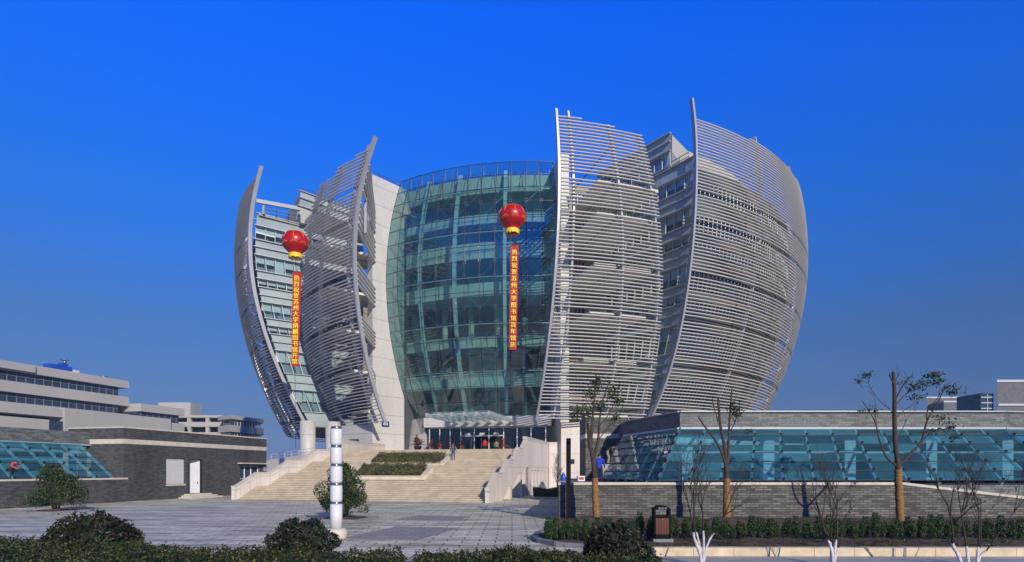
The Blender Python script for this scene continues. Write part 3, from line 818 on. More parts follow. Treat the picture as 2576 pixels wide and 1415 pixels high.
# number plate on the left stone wall
sg = MB(); nL = Vector((DL.y, -DL.x, 0)); c = AL + DL*2.1 + nL*.05; zz = HC + (HY - 1067) * 81.4 / F
sg.bar(c - DL*.62 + Vector((0,0,zz)), c + DL*.62 + Vector((0,0,zz)), .05, .75)
SG = sg.build('number_plate', M['signblue'], LIB)
def text(name, body, size, mat, parent, loc, rot, bold=0.0):
    "raised lettering as a mesh; strokes thickened by three overlapped copies, each a little prouder"
    cu = bpy.data.curves.new(name, 'FONT'); cu.body = body; cu.size = size; cu.extrude = 0.003; cu.align_x = 'CENTER'; cu.align_y = 'CENTER'; cu.resolution_u = 2
    o = bpy.data.objects.new(name, cu); COL.objects.link(o)
    me0 = bpy.data.meshes.new_from_object(o.evaluated_get(bpy.context.evaluated_depsgraph_get())); bpy.data.objects.remove(o, do_unlink=True)
    V = [tuple(v.co) for v in me0.vertices]; Fs = [tuple(p.vertices) for p in me0.polygons]; v = []; f = []
    for k, (dx, dy) in enumerate(((0, 0), (-bold, bold*.5), (bold, -bold*.5)) if bold else ((0, 0),)):
        n = len(v); v += [(a + dx, c + dy, e + k*.0025) for a, c, e in V]; f += [tuple(q + n for q in p) for p in Fs]
    me = bpy.data.meshes.new(name); me.from_pydata(v, [], f); me.materials.append(mat); me.update()
    o = bpy.data.objects.new(name, me); COL.objects.link(o)
    if parent is not None: o.parent = parent; o.location = Vector(loc) - ORG[parent.name]
    else: o.location = loc
    o.rotation_euler = rot
    return o
ang = atan2(DL.y, DL.x)
text('lettering', '003', .55, M['white'], SG, c + nL*.03 + Vector((0, 0, zz)), (pi/2, 0, ang), bold=.02)

# ------------------------------------------------------------------ side wings with panelled flank walls
BAND = [(9.3,11.4,'p'),(11.4,14.6,'w'),(14.6,15.7,'p'),(15.7,16.9,'p'),(16.9,20.2,'w'),(20.2,21.4,'p'),(21.4,22.5,'p'),(22.5,23.7,'w'),(23.7,24.7,'p'),(24.7,27.0,'w'),(27.0,28.0,'p'),(28.0,29.1,'p'),(29.1,30.3,'w'),(30.3,31.4,'p'),(31.4,33.6,'w'),(33.6,34.7,'p'),(34.7,35.7,'p'),(35.7,37.6,'w'),(37.6,39.2,'p')]
UPPER = [(39.2,39.5,'p'),(39.5,41.5,'w'),(41.5,42.6,'p'),(42.6,43.6,'p')]
def flank(sfn, D, L, nrm, bands, off=0.0, name='flank_wall'):
    """bands on a straight wall from sfn(z) along D for L; its foot follows the petal's curve"""
    b = MB(); lg = MB(); wins = []
    e = sfn(25) + D * L; e.z = 0
    for z0, z1, t in bands:
        s0, s1 = sfn(z0) + D*off, sfn(z1) + D*off
        p0, p1 = Vector((s0.x, s0.y, z0)), Vector((s1.x, s1.y, z1)); q0, q1 = Vector((e.x, e.y, z0)), Vector((e.x, e.y, z1))
        if t == 'p': b.quad(p0, q0, q1, p1)
        else:
            gl_ = MB(); ml = MB(); bl = MB(); wins.append((gl_, ml, bl))
            k = -nrm * .18
            # blinds drawn part of the way down behind the glass
            n = max(3, int((q0 - p0).length / 1.25)); hh = z1 - z0
            for i in range(n):
                gl_.quad(lerp(p0, q0, i/n) + k, lerp(p0, q0, (i+1)/n) + k, lerp(p1, q1, (i+1)/n) + k, lerp(p1, q1, i/n) + k)
                u0, u1 = lerp(p1, q1, (i + .04)/n), lerp(p1, q1, (i + .96)/n)
                dz = hh * random.choice((.5, .5, .5, .52, .55, .95, .48)) if hh > 1.5 else hh * .55
                kk = -nrm * .30
                bl.quad(u0 + kk - Vector((0,0,dz)), u1 + kk - Vector((0,0,dz)), u1 + kk, u0 + kk)
            for i in range(n + 1):
                ml.bar(lerp(p0, q0, i/n) - nrm*.12, lerp(p1, q1, i/n) - nrm*.12, .07, .1, up=tuple(nrm))
            ml.bar(p0 - nrm*.12 + Vector((0,0,.04)), q0 - nrm*.12 + Vector((0,0,.04)), .08, .07); ml.bar(p1 - nrm*.12 - Vector((0,0,.09)), q1 - nrm*.12 - Vector((0,0,.09)), .08, .07)
            b.quad(p0 + k, p0, p1, p1 + k)
            b.quad(p0, q0, q0 + k, p0 + k); b.quad(p1 + k, q1 + k, q1, p1)
        lg.bar(p1 - D*.25 + nrm*.12, q1 + nrm*.12, .32, .10)
    w = b.build(name, M['panel'], LIB); lg.build('ledge', M['ledge'], w)
    for gl_, ml, bl in wins:
        gl_.build('window', M['window'], w); ml.build('window_frame', M['mull'], w); bl.build('blind', M['blind'], w)
    # dim rooms behind the windows
    db = MB(); k = -nrm * .9
    for z0, z1, t in bands:
        a0 = sfn(z0) + D*(off + .3) + k; a1 = sfn(z1) + D*(off + .3) + k
        db.quad((a0.x,a0.y,z0),(e.x+k.x,e.y+k.y,z0),(e.x+k.x,e.y+k.y,z1),(a1.x,a1.y,z1))
        if t == 'w':
            for zz in (z0, z1):
                a = sfn(zz) + D*(off + .1)
                db.quad((a.x - nrm.x*.2, a.y - nrm.y*.2, zz), (e.x - nrm.x*.2, e.y - nrm.y*.2, zz), (e.x + k.x, e.y + k.y, zz), (a.x + k.x, a.y + k.y, zz))
    db.build('room_wall', M['room'], w)
    return w
def curved_bands(phi0fn, phi1, bands, drop, n, beige_label, name='wing_wall', corner=0.11):
    "outer wall following the petals: glazed corner next to the flank, then render with window bands"
    b = MB(); lg = MB(); cps = []; wins = []
    for z0, z1, t in bands:
        a0, a1 = phi0fn(z0), phi0fn(z1)
        if t == 'w': g = MB(); m = MB(); wins.append((g, m))
        else: cp_ = MB(); cps.append(cp_)
        for k in range(n):
            c0, c1, d0, d1 = lerp(a0, phi1, k/n), lerp(a0, phi1, (k+1)/n), lerp(a1, phi1, k/n), lerp(a1, phi1, (k+1)/n)
            rr = (.22 if t == 'w' else 0)
            tgt = g if t == 'w' else (cp_ if abs(c0 - a0) < corner else b)
            tgt.quad(pol(c0, rP(z0)-drop-rr, z0), pol(c1, rP(z0)-drop-rr, z0), pol(d1, rP(z1)-drop-rr, z1), pol(d0, rP(z1)-drop-rr, z1))
            if t == 'w':
                b.quad(pol(c0, rP(z0)-drop-rr, z0), pol(c1, rP(z0)-drop-rr, z0), pol(c1, rP(z0)-drop, z0), pol(c0, rP(z0)-drop, z0))
                b.quad(pol(d0, rP(z1)-drop, z1), pol(d1, rP(z1)-drop, z1), pol(d1, rP(z1)-drop-rr, z1), pol(d0, rP(z1)-drop-rr, z1))
                m.bar(pol(c0, rP(z0)-drop-.1, z0 + .05), pol(c1, rP(z0)-drop-.1, z0 + .05), .08, .07)
                for f in (0, .5): m.bar(pol(lerp(c0, c1, f), rP(z0)-drop-.1, z0), pol(lerp(d0, d1, f), rP(z1)-drop-.1, z1), .08, .12, up=(0, 1, 0))
            lg.bar(pol(d0, rP(z1)-drop+.03, z1), pol(d1, rP(z1)-drop+.03, z1), .12, .08)
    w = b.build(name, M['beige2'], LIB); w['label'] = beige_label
    for cp_ in cps: cp_.build('corner_panel', M['corner'], w)
    lg.build('ledge', M['winframe'], w)
    for g, m in wins: g.build('window', M['farwin'], w); m.build('window_frame', M['winframe'], w)
    return w
# right wing (behind the far right petal)
D4 = Vector((-0.585, 0.811, 0)); N4 = Vector((-0.811, -0.585, 0))
s4 = lambda z: pol(f4L(min(z, 41)) + .004, rP(min(z, 41)) - .95)
flank(s4, D4, 15, N4, BAND)
flank(s4, D4, 15, N4, UPPER, 3.4, 'upper_flank_wall')
curved_bands(lambda z: f4L(z) + .012, PHI4, BAND, 2.6, 46, 'beige and glass outer wall of the right wing')
def loft_cap(pts, z0, z1, mat, name):
    b = MB(); b.prism([(p.x, p.y) for p in pts], z0, z1); return b.build(name, mat, LIB)
e4 = s4(30) + D4*15
ap = arc(f4L(39) + .012, PHI4, rP(39) - 2.7, 40)
loft_cap(ap + [e4, s4(39)], 38.9, 39.15, M['soffit'], 'roof')
ap2 = arc(f4L(41) + .07, PHI4, rP(41) - 6.5, 40); u0 = s4(43) + D4*3.45 - N4*.02
up = MB()
bnd = [u0] + ap2 + [e4 - N4*.02]
up.prism([(p.x, p.y) for p in ap2[1:] + [e4 - N4*.3, u0 - N4*.3]], 39.15, 43.75)
up.build('roof_storey', M['far'], LIB)
ap = arc(f4L(9.4) + .012, PHI4, rP(9.4) - 2.7, 40)
loft_cap(ap + [e4, s4(9.4)], 9.15, 9.3, M['soffit'], 'underside')
loft_cap(arc(f4L(9.4) + .05, PHI4, rP(9.4) - 6.5, 30) + [e4], 0, 9.15, M['stone'], 'base_wall')
# left wing (behind the far left petal)
D1w = Vector((0.81, 0.586, 0)); N1w = Vector((0.586, -0.81, 0))
low = lambda bs: [(2.7 + (a - 2.7)*.967, 2.7 + (c - 2.7)*.967, k) for a, c, k in bs]
s1 = lambda z: pol(f1R(min(z, 41)) - .004, rP(min(z, 41)) - .95)
flank(s1, D1w, 14.5, N1w, low(BAND))
flank(s1, D1w, 14.5, N1w, low(UPPER), 5.2, 'upper_flank_wall')
curved_bands(lambda z: f1R(z) - .012, PHI1, low(BAND), 2.6, 46, 'outer wall of the left wing')
e1 = s1(30) + D1w*14.5
loft_cap(arc(f1R(39) - .012, PHI1, rP(39) - 2.7, 40) + [e1, s1(39)], 37.7, 37.93, M['soffit'], 'roof')
u1 = s1(43) + D1w*5.25 
a1 = arc(f1R(41) - .10, PHI1, rP(41) - 7.0, 40)
up = MB(); up.prism([(p.x, p.y) for p in a1[1:] + [e1 - N1w*.3, u1 - N1w*.3]], 37.93, 42.35); up.build('roof_storey', M['far'], LIB)
railing([u1 + Vector((0,0,42.3)) - N1w*.2, e1 + Vector((0,0,42.3)) - N1w*.2], .55, None, 1.8).build('roof_rail', M['steel'], LIB)
railing([s1(39) + Vector((0,0,37.95)) + D1w*.8 - N1w*.2, u1 + Vector((0,0,37.95)) - N1w*.2], 1.0, None, 1.4).build('roof_rail', M['darkmet'], LIB)
b = MB(); b.bar(pol(f1R(39.3), rP(39.3) - .5, 39.4), u1 + Vector((0,0,39.9)) - N1w*.5, .35, .5); b.bar(pol(f1R(39), rP(39)-1.6, 37.9), pol(f1R(39), rP(39)-1.6, 39.2), .3, .3); b.build('roof_beam', M['beam'], LIB)
railing([s4(39) + Vector((0,0,39.2)) + D4*.8 - N4*.2, u0 + Vector((0,0,39.2)) - N4*.2], 1.0, None, 1.4).build('roof_rail', M['darkmet'], LIB)
loft_cap(arc(f1R(9.0) - .012, PHI1, rP(9.0) - 2.7, 40) + [e1, s1(9.2)], 9.0, 9.3, M['soffit'], 'underside')
# back of the building, closing the ring
loft_cap(arc(radians(-108), radians(-252), 40, 40), 0, 38.5, M['beige'], 'rear_wall')
# ================================================================== STAIRS AND TERRACE
O = Vector((-2.14, 49.7, 0))
def ST(s, t, z=0.0):
    p = O + D2*s + D1*t; p.z = z; return p
RISE, TREAD, LAND = 0.155, 0.30, 1.65
def sl_(t): return -24.0 + 0.175 * max(t, 0)
prof = [(0.0, 0.0)]
t, z = 0.0, 0.0
for fl in range(4):
    for k in range(8):
        z += RISE; prof.append((t, z)); t += TREAD; prof.append((t, z))
    if fl < 3:
        t += LAND - TREAD; prof[-1] = (t, z)
T_END, Z_END = t, z           # top of the stairs
STAIR = empty('staircase', O, 'wide pale stone staircase of four flights with stone parapets leading to the glass doors', 'staircase')
b = MB(); jn = MB()
for (t0, z0), (t1, z1) in zip(prof[:-1], prof[1:]):
    if z1 > z0 + .01:
        b.quad(ST(sl_(t0), t0, z0), ST(0, t0, z0), ST(0, t0, z1 - .035), ST(sl_(t0), t0, z1 - .035))
        jn.quad(ST(sl_(t0), t0 - .004, z0), ST(0, t0 - .004, z0), ST(0, t0 - .004, z0 + .042), ST(sl_(t0), t0 - .004, z0 + .042))  # dark riser foot: grime, with the step's shadow line painted in
        # rounded nosing standing proud of the riser
        b.quad(ST(sl_(t0), t0 - .07, z1 - .035), ST(0, t0 - .07, z1 - .035), ST(0, t0 - .07, z1), ST(sl_(t0), t0 - .07, z1))
        b.quad(ST(sl_(t0), t0, z1 - .035), ST(0, t0, z1 - .035), ST(0, t0 - .07, z1 - .035), ST(sl_(t0), t0 - .07, z1 - .035))
    else:
        b.quad(ST(sl_(t0), t0 - .07, z0), ST(0, t0 - .07, z0), ST(0, t1, z1), ST(sl_(t1), t1, z1))
stp = b.build('steps', M['step'], STAIR); jn.build('step_joint_shadow', M['joint'], stp)
# terrace at the head of the stairs
tb = MB()
pts = [ST(sl_(T_END), T_END), ST(0, T_END), ST(0, T_END + 16), Vector((4.6, 90, 0)), Vector((-14, 98, 0)), Vector((-22, 86, 0)), ST(-19.5, T_END + 8.5)]
tb.prism([(p.x, p.y) for p in pts], Z_END - .3, Z_END); tb.build('terrace_floor', M['step'], STAIR)
# parapets
def railz(t):
    "height of the stair line at t, ramps and flats"
    f = 0.0; zz = 0.0
    for k in range(4):
        if t <= f: return zz
        if t < f + 8*TREAD: return zz + (t - f) / (8*TREAD) * 8*RISE
        f += 8*TREAD; zz += 8*RISE
        if k < 3:
            if t < f + LAND - TREAD + TREAD: return zz
            f += LAND
    return zz
kt = [-0.35]
f = 0.0
for k in range(4):
    kt += [f + (0.0 if k else 0.0), f + 8*TREAD]; f += 8*TREAD + LAND
kt = sorted(set(round(q, 3) for q in kt))
def parapet(sfn, side, zlow):
    "side +1: outside to the right"
    b = MB(); c = MB()
    for t0, t1 in zip(kt[:-1], kt[1:]):
        a0, a1 = railz(t0 + .001) + 1.18, railz(t1 - .001) + 1.18
        l0, l1 = zlow(t0), zlow(t1)
        i0, i1, o0, o1 = sfn(t0), sfn(t1), sfn(t0) + side*.34, sfn(t1) + side*.34
        q = [ST(i0, t0, l0), ST(o0, t0, l0), ST(o1, t1, l1), ST(i1, t1, l1), ST(i0, t0, a0), ST(o0, t0, a0), ST(o1, t1, a1), ST(i1, t1, a1)]
        if side < 0: q = [q[1], q[0], q[3], q[2], q[5], q[4], q[7], q[6]]
        b.hexa(q)
        e = .05*side
        q = [ST(i0 - e, t0, a0 + .004), ST(o0 + e, t0, a0 + .004), ST(o1 + e, t1, a1 + .004), ST(i1 - e, t1, a1 + .004), ST(i0 - e, t0, a0 + .11), ST(o0 + e, t0, a0 + .11), ST(o1 + e, t1, a1 + .11), ST(i1 - e, t1, a1 + .11)]
        if side < 0: q = [q[1], q[0], q[3], q[2], q[5], q[4], q[7], q[6]]
        c.hexa(q)
        # a raised band just under the coping
        q = [ST(i0 - e*.5, t0, a0 - .30), ST(o0 + e*.5, t0, a0 - .30), ST(o1 + e*.5, t1, a1 - .30), ST(i1 - e*.5, t1, a1 - .30), ST(i0 - e*.5, t0, a0 - .17), ST(o0 + e*.5, t0, a0 - .17), ST(o1 + e*.5, t1, a1 - .17), ST(i1 - e*.5, t1, a1 - .17)]
        if side < 0: q = [q[1], q[0], q[3], q[2], q[5], q[4], q[7], q[6]]
        c.hexa(q)
    w = b.build('parapet', M['stair_side'], STAIR); c.build('coping', M['cap'], w); return w
parapet(lambda t: 0.0, 1, lambda t: max(0.0, railz(t) - 1.25) if t > 2.0 else 0.0)
parapet(lambda t: sl_(t) , -1, lambda t: 0.0)
# terrace parapets
def wallrun(name, a, c, z0, z1, th, mat, cap=True):
    b = MB(); a = Vector(a); c = Vector(c); d = (c - a); d.z = 0; d.normalize(); n = Vector((-d.y, d.x, 0)) * th / 2
    b.prism([(p.x, p.y) for p in (a - n, c - n, c + n, a + n)], z0, z1); w = b.build(name, mat, STAIR)
    if cap:
        b = MB(); n2 = n * 1.3
        b.prism([(p.x, p.y) for p in (a - n2, c - n2, c + n2, a + n2)], z1 + .004, z1 + .12)
        b.prism([(p.x, p.y) for p in (a - n*1.12, c - n*1.12, c + n*1.12, a + n*1.12)], z1 - .3, z1 - .17)
        b.build('coping', M['cap'], w)
    return w
tl = ST(sl_(T_END) - .17, T_END)
wallrun('terrace_parapet', tl, Vector((-17.4, 81.3, 0)), 0.0, Z_END + 1.18, .34, M['stair_side'])
tr0, tr1 = ST(.17, T_END), ST(.17, 26.8)
wallrun('terrace_parapet', tr0, tr1, Z_END - 1.9, Z_END + 1.18, .34, M['stair_side'])
wallrun('terrace_parapet', tr1 + D2*.17, Vector((5.95, 75.75, 0)), 0, Z_END + 1.18, .34, M['stone_base'])
# ground floor under the terrace, seen from the right: wall with four windows, piers and shaded openings
b = MB(); zt = Z_END - 1.9
ws = [16.6, 18.4, 20.3, 22.3]; ww = .95; wz0, wz1 = 1.0, 2.7
tcur = 13.6
for w in ws:
    b.prism([(p.x, p.y) for p in (ST(.0, tcur), ST(.3, tcur), ST(.3, w), ST(.0, w))], 0, zt)
    b.prism([(p.x, p.y) for p in (ST(.0, w), ST(.3, w), ST(.3, w + ww), ST(.0, w + ww))], 0, wz0)
    b.prism([(p.x, p.y) for p in (ST(.0, w), ST(.3, w), ST(.3, w + ww), ST(.0, w + ww))], wz1, zt)
    tcur = w + ww
b.prism([(p.x, p.y) for p in (ST(.0, tcur), ST(.3, tcur), ST(.3, 26.8), ST(.0, 26.8))], 0, zt)
b.prism([(p.x, p.y) for p in (ST(-.5, T_END-.2), ST(.3, T_END-.2), ST(.3, 13.6 + 1.2), ST(-.5, 13.6 + 1.2))], 0, zt)
GF = b.build('ground_floor_wall', M['stone_base'], STAIR)
for w in ws:
    g = MB(); p, q = ST(.08, w), ST(.08, w + ww); g.quad((p.x,p.y,wz0),(q.x,q.y,wz0),(q.x,q.y,wz1),(p.x,p.y,wz1)); g.build('window', M['farwin'], GF)
    m = MB(); 
    for f in (0.02, .5, .98): m.bar(lerp(p, q, f) + D2*.04 + Vector((0,0,wz0)), lerp(p, q, f) + D2*.04 + Vector((0,0,wz1)), .05, .05)
    for k in range(4): m.bar(p + D2*.04 + Vector((0,0,wz1 - .1 - .12*k)), q + D2*.04 + Vector((0,0,wz1 - .1 - .12*k)), .04, .05)
    m.build('window_frame', M['mull'], GF)
for t0 in (6.8, 11.0):
    m = MB(); m.prism([(p.x, p.y) for p in (ST(-.5, t0), ST(.32, t0), ST(.32, t0 + .8), ST(-.5, t0 + .8))], 0, railz(t0) - 1.2); m.build('pier', M['stone_base'], STAIR)
m = MB(); m.quad(ST(-2.5, 2, 0), ST(-2.5, 14, 0), ST(-2.5, 14, 4.2), ST(-2.5, 2, .1)); m.build('recess_wall', M['stone_base'], STAIR)
m = MB(); m.quad(ST(-2.5, 2.2, .1), ST(.3, 2.2, .1), ST(.3, 14, railz(14) - 1.27), ST(-2.5, 14, railz(14) - 1.27)); m.build('underside', M['soffit'], STAIR)
# planters in the middle of the stairs
HEDGES = []
def leafcloud(pts, size, mb, jit=0.6, up=0.25, asp=0.5):
    "one small bent leaf at each point"
    for p in pts:
        n = Vector((random.gauss(0, 1), random.gauss(0, 1), random.gauss(up, 1))).normalized()
        a = n.orthogonal().normalized(); a.rotate(Matrix.Rotation(random.uniform(0, 6.28), 3, n)); b = n.cross(a)
        L = size * random.uniform(.7, 1.35); w = L * asp
        i = len(mb.v); p = Vector(p)
        mb.v += [tuple(p - a*L*.5), tuple(p + b*w*.5 + n*L*.06), tuple(p + a*L*.5 - n*L*.05), tuple(p - b*w*.5 + n*L*.06)]
        mb.face((i, i+1, i+2, i+3))
def planter(s0, s1, tf, tb_, z0, z1, hh, idx):
    b = MB()
    b.prism([(p.x, p.y) for p in (ST(s0, tf), ST(s1, tf), ST(s1, tf + .3), ST(s0, tf + .3))], z0, z1)
    c = MB(); c.prism([(p.x, p.y) for p in (ST(s0 - .05, tf - .04), ST(s1 + .05, tf - .04), ST(s1 + .05, tf + .36), ST(s0 - .05, tf + .36))], z1 + .003, z1 + .09)
    zb = z1 + .95
    for s in (s0, s1):
        e = .4 if s == s1 else -.4
        q = [ST(s, tf, z0), ST(s + e, tf, z0), ST(s + e, tb_, z0 + .3), ST(s, tb_, z0 + .3), ST(s, tf, z1), ST(s + e, tf, z1), ST(s + e, tb_, zb), ST(s, tb_, zb)]
        if e < 0: q = [q[1], q[0], q[3], q[2], q[5], q[4], q[7], q[6]]
        b.hexa(q)
        q = [ST(s - e*.1, tf + .37 * (1), z1 + .1), ST(s + e*1.1, tf + .37, z1 + .1), ST(s + e*1.1, tb_, zb + .004), ST(s - e*.1, tb_, zb + .004), ST(s - e*.1, tf + .37, z1 + .2), ST(s + e*1.1, tf + .37, z1 + .2), ST(s + e*1.1, tb_, zb + .1), ST(s - e*.1, tb_, zb + .1)]
        if e < 0: q = [q[1], q[0], q[3], q[2], q[5], q[4], q[7], q[6]]
        c.hexa(q)
    w = b.build('planter_wall', M['step'], STAIR); c.build('coping', M['cap'], w)
    sb = MB(); q = [ST(s0 + .02, tf + .3, z0), ST(s1 - .02, tf + .3, z0), ST(s1 - .02, tb_, z0), ST(s0 + .02, tb_, z0), ST(s0 + .02, tf + .3, z1 - .05), ST(s1 - .02, tf + .3, z1 - .05), ST(s1 - .02, tb_, zb - .1), ST(s0 + .02, tb_, zb - .1)]
    sb.hexa(q); sb.build('planter_soil', M['soil'], w)
    # clipped planting
    pts = []
    for _ in range(9000):
        u, v = random.random(), random.random()
        s = lerp(s0 + .15, s1 - .15, u); t_ = lerp(tf + .4, tb_ - .1, v)
        base = lerp(z1, zb, v); top = base + hh * (0.85 + .25 * sin(s*5.1 + t_*3) * .5 + random.uniform(-.2, .2))
        pts.append(ST(s, t_, lerp(base, top, random.random() ** .5)))
    hb = MB(); leafcloud(pts, .15, hb)
    h = hb.build('planter_hedge', M['leaf_dry'], None, loc=ST((s0 + s1)/2, (tf + tb_)/2, z1))
    return h
h1 = planter(-14.9, -7.8, 4.65, 7.0, 1.4, 2.12, .42, 0)
tag(h1, 'clipped green planting in the lower stair planter', 'hedge', 'planting beds in the stairs')
h2 = planter(-15.3, -7.4, 8.75, 11.1, 2.5, 3.32, .45, 1)
tag(h2, 'clipped green planting in the upper stair planter', 'hedge', 'planting beds in the stairs')
# little hedge and bare tree in the corner by the right ground floor wall
def hedgebox(name, x0, x1, y0, y1, z0, h, n, size, mat, label, group=None, wob=.12):
    pts = []
    for _ in range(n):
        x, y = random.uniform(x0, x1), random.uniform(y0, y1)
        top = h * (1 + wob * sin(x*2.3 + y) + random.uniform(-wob, wob))
        f = random.random()
        if f < .55: pts.append((x, y, z0 + top * random.uniform(.86, 1.02)))
        else: pts.append((x, random.choice((y0, y0, y1)) + random.uniform(-.1, .12), z0 + top * random.random()))
    b = MB(); leafcloud(pts, size, b)
    o = b.build(name, mat, None, loc=((x0+x1)/2, (y0+y1)/2, z0))
    tag(o, label, 'hedge', group)
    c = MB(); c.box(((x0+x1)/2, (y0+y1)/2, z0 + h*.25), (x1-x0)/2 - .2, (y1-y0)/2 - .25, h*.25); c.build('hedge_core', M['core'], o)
    return o
hx0, hx1 = PX(1342, 59), PX(1425, 59)
hedgebox('low_hedge', hx0, hx1, 58.6, 60.2, 0.1, .75, 11000, .14, M['leaf_dry'], 'low clipped hedge at the foot of the pale corner wall')
kb = MB(); kb.box(((hx0+hx1)/2, 58.3, .07), (hx1-hx0)/2 + .1, .12, .07); tag(kb.build('bed_kerb', M['kerb'], None, loc=((hx0+hx1)/2, 58.3, 0)), kind='structure')

# ================================================================== RIGHT BRICK HALL WITH SLOPING GLASS
RH = empty('brick_hall', (20, 42, 0), 'slate clad hall on the right with a sloping glass skirt behind a brick retaining wall', 'hall')
WT = 2.05
xe = 60.0
# retaining wall with dipping coping
wb_ = MB(); Yw = 31.8
xw0, xd0, xd1 = PX(1406, Yw), PX(2272, Yw), PX(2600, Yw)
zd = HC - (1253 - HY) * Yw / F
wb_.prism([(xw0, Yw), (xd0, Yw), (xd0, Yw + .4), (xw0, Yw + .4)], 0, WT - .12)
wb_.hexa([(xd0, Yw, 0), (xd1, Yw, 0), (xd1, Yw + .4, 0), (xd0, Yw + .4, 0), (xd0, Yw, WT - .12), (xd1, Yw, zd - .12), (xd1, Yw + .4, zd - .12), (xd0, Yw + .4, WT - .12)])
wb_.prism([(xd1, Yw), (xe, Yw), (xe, Yw + .4), (xd1, Yw + .4)], 0, zd - .12)
wb_.prism([(xw0, Yw + .4), (xw0 + .4, Yw + .4), (xw0 + 1.6, 42.5), (xw0 + 1.2, 42.5)], 0, WT - .12)
RW = wb_.build('retaining_wall', M['brick2'], None, loc=(xw0, Yw, 0))
tag(RW, 'long grey brick retaining wall with pale coping in front of the right glass skirt', 'wall')
cp = MB()
for a, c, za, zb in ((xw0 - .03, xd0, WT, WT), (xd0, xd1, WT, zd), (xd1, xe, zd, zd)):
    cp.hexa([(a, Yw - .05, za - .117), (c, Yw - .05, zb - .117), (c, Yw + .47, zb - .117), (a, Yw + .47, za - .117), (a, Yw - .05, za + .02), (c, Yw - .05, zb + .02), (c, Yw + .47, zb + .02), (a, Yw + .47, za + .02)])
cp.prism([(xw0 - .03, Yw + .473), (xw0 + .45, Yw + .473), (xw0 + 1.65, 42.5), (xw0 + 1.17, 42.5)], WT - .117, WT + .02)
cp.build('coping', M['cap'], RW)
# terrace slab behind the wall
sb = MB(); sb.prism([(xw0 + .5, Yw + .5), (xe, Yw + .5), (xe, 60), (xw0 + 2.5, 60)], 0.02, WT - .15); sb.build('hall_base', M['slate'], RH)
ZG0, ZG1, ZP = WT - .02, 5.26, 6.32
Tt = [Vector((8.47, 45.0, ZG1)), Vector((10.42, 37.2, ZG1)), Vector((30.5, 37.2, ZG1)), Vector((48.0, 41.2, ZG1))]
Bt = [Vector((6.3, 43.0, ZG0)), Vector((8.1, 33.5, ZG0)), Vector((30.9, 33.5, ZG0)), Vector((49.0, 37.6, ZG0))]
def skylight(root, tops, bots, divs, rows, flip=False, name='skylight'):
    g = MB(); r = MB(); st = MB(); ln = MB()
    for k in range(len(tops) - 1):
        n = divs[k]
        for i in range(n):
            for j in range(rows):
                def q(a, c):
                    return lerp(lerp(bots[k], bots[k+1], a / n), lerp(tops[k], tops[k+1], a / n), c / rows)
                p0, p1, p2, p3 = q(i, j), q(i+1, j), q(i+1, j+1), q(i, j+1)
                nn = (p1 - p0).cross(p3 - p0).normalized()
                if nn.z < 0: nn = -nn
                e = nn * .12; sh = nn * .05         # each row laps over the one below
                g.quad(p0 + e + sh, p1 + e + sh, p2 + e, p3 + e)
                ln.bar(p0 + e + sh, p1 + e + sh, .04, .035)
                if i > 0 or k > 0:
                    st.bar(p0 + e*.2 , p0 + e*2.2 + (p3 - p0)*.12, .10, .10)
        for i in range(n + 1):
            a, c = lerp(bots[k], bots[k+1], i / n), lerp(tops[k], tops[k+1], i / n)
            r.bar(a - Vector((0,0,.04)), c - Vector((0,0,.04)), .11, .2)
    s = g.build(name, M['skylight'], root)
    r.build('rafter', M['mull'], s); st.build('glass_bracket', M['darkmet'], s); ln.build('glass_joint', M['darkmet'], s)
    return s
skylight(RH, Tt, Bt, [6, 13, 11], 6)
# slate parapet box and gutter
out = [(t.x, t.y) for t in Tt]
pb = MB(); pb.prism(out + [(48, 70), (8.0, 62)], ZG1 + .12, ZP); pb.build('parapet', M['slate'], RH)
pb = MB()
for a, c in zip(Tt[:-1], Tt[1:]):
    d = (c - a).normalized(); n = Vector((d.y, -d.x, 0))
    pb.bar(a + n*.03 + Vector((0,0,.04)), c + n*.03 + Vector((0,0,.04)), .3, .13); pb.bar(a + n*.02 + Vector((0,0,ZP - ZG1 + .03)), c + n*.02 + Vector((0,0,ZP - ZG1 + .03)), .3, .07)
pb.build('gutter', M['ledge'], RH)
# inside of the hall seen through the glass
ib = MB()
ib.poly([(8.1, 36.2, WT + .02), (49, 39.6, WT + .02), (49, 60, WT + .02), (7, 60, WT + .02)]); ib.build('hall_floor', M['interior'], RH)
ib = MB(); ib.quad((8.6, 44, WT), (49, 46, WT), (49, 46, ZG1), (8.6, 44, ZG1)); ib.build('hall_wall', M['room'], RH)
ib = MB(); ib.poly([(8.8, 44.4, ZG1 + .02), (10.5, 37.4, ZG1 + .02), (30.5, 37.4, ZG1 + .02), (48, 41.4, ZG1 + .02), (48, 47, ZG1 + .02), (9, 46, ZG1 + .02)]); ib.build('hall_ceiling', M['fascia'], RH)
ib = MB(); ib.quad((10.4, 37.9, 4.35), (48, 41.6, 4.35), (48, 41.6, ZG1), (10.4, 37.9, ZG1)); ib.quad((10.4, 38.3, 4.35), (48, 42.0, 4.35), (48, 41.6, 4.35), (10.4, 37.9, 4.35)); ib.build('hall_beam', M['white'], RH)
for x in (11.2, 16.4, 21.6, 26.8, 32.0, 38):
    b = MB(); b.box((x, 38.6 + max(0, x-30)*.2, 3.4), .35, .3, 1.4); b.build('hall_column', M['white'], RH)
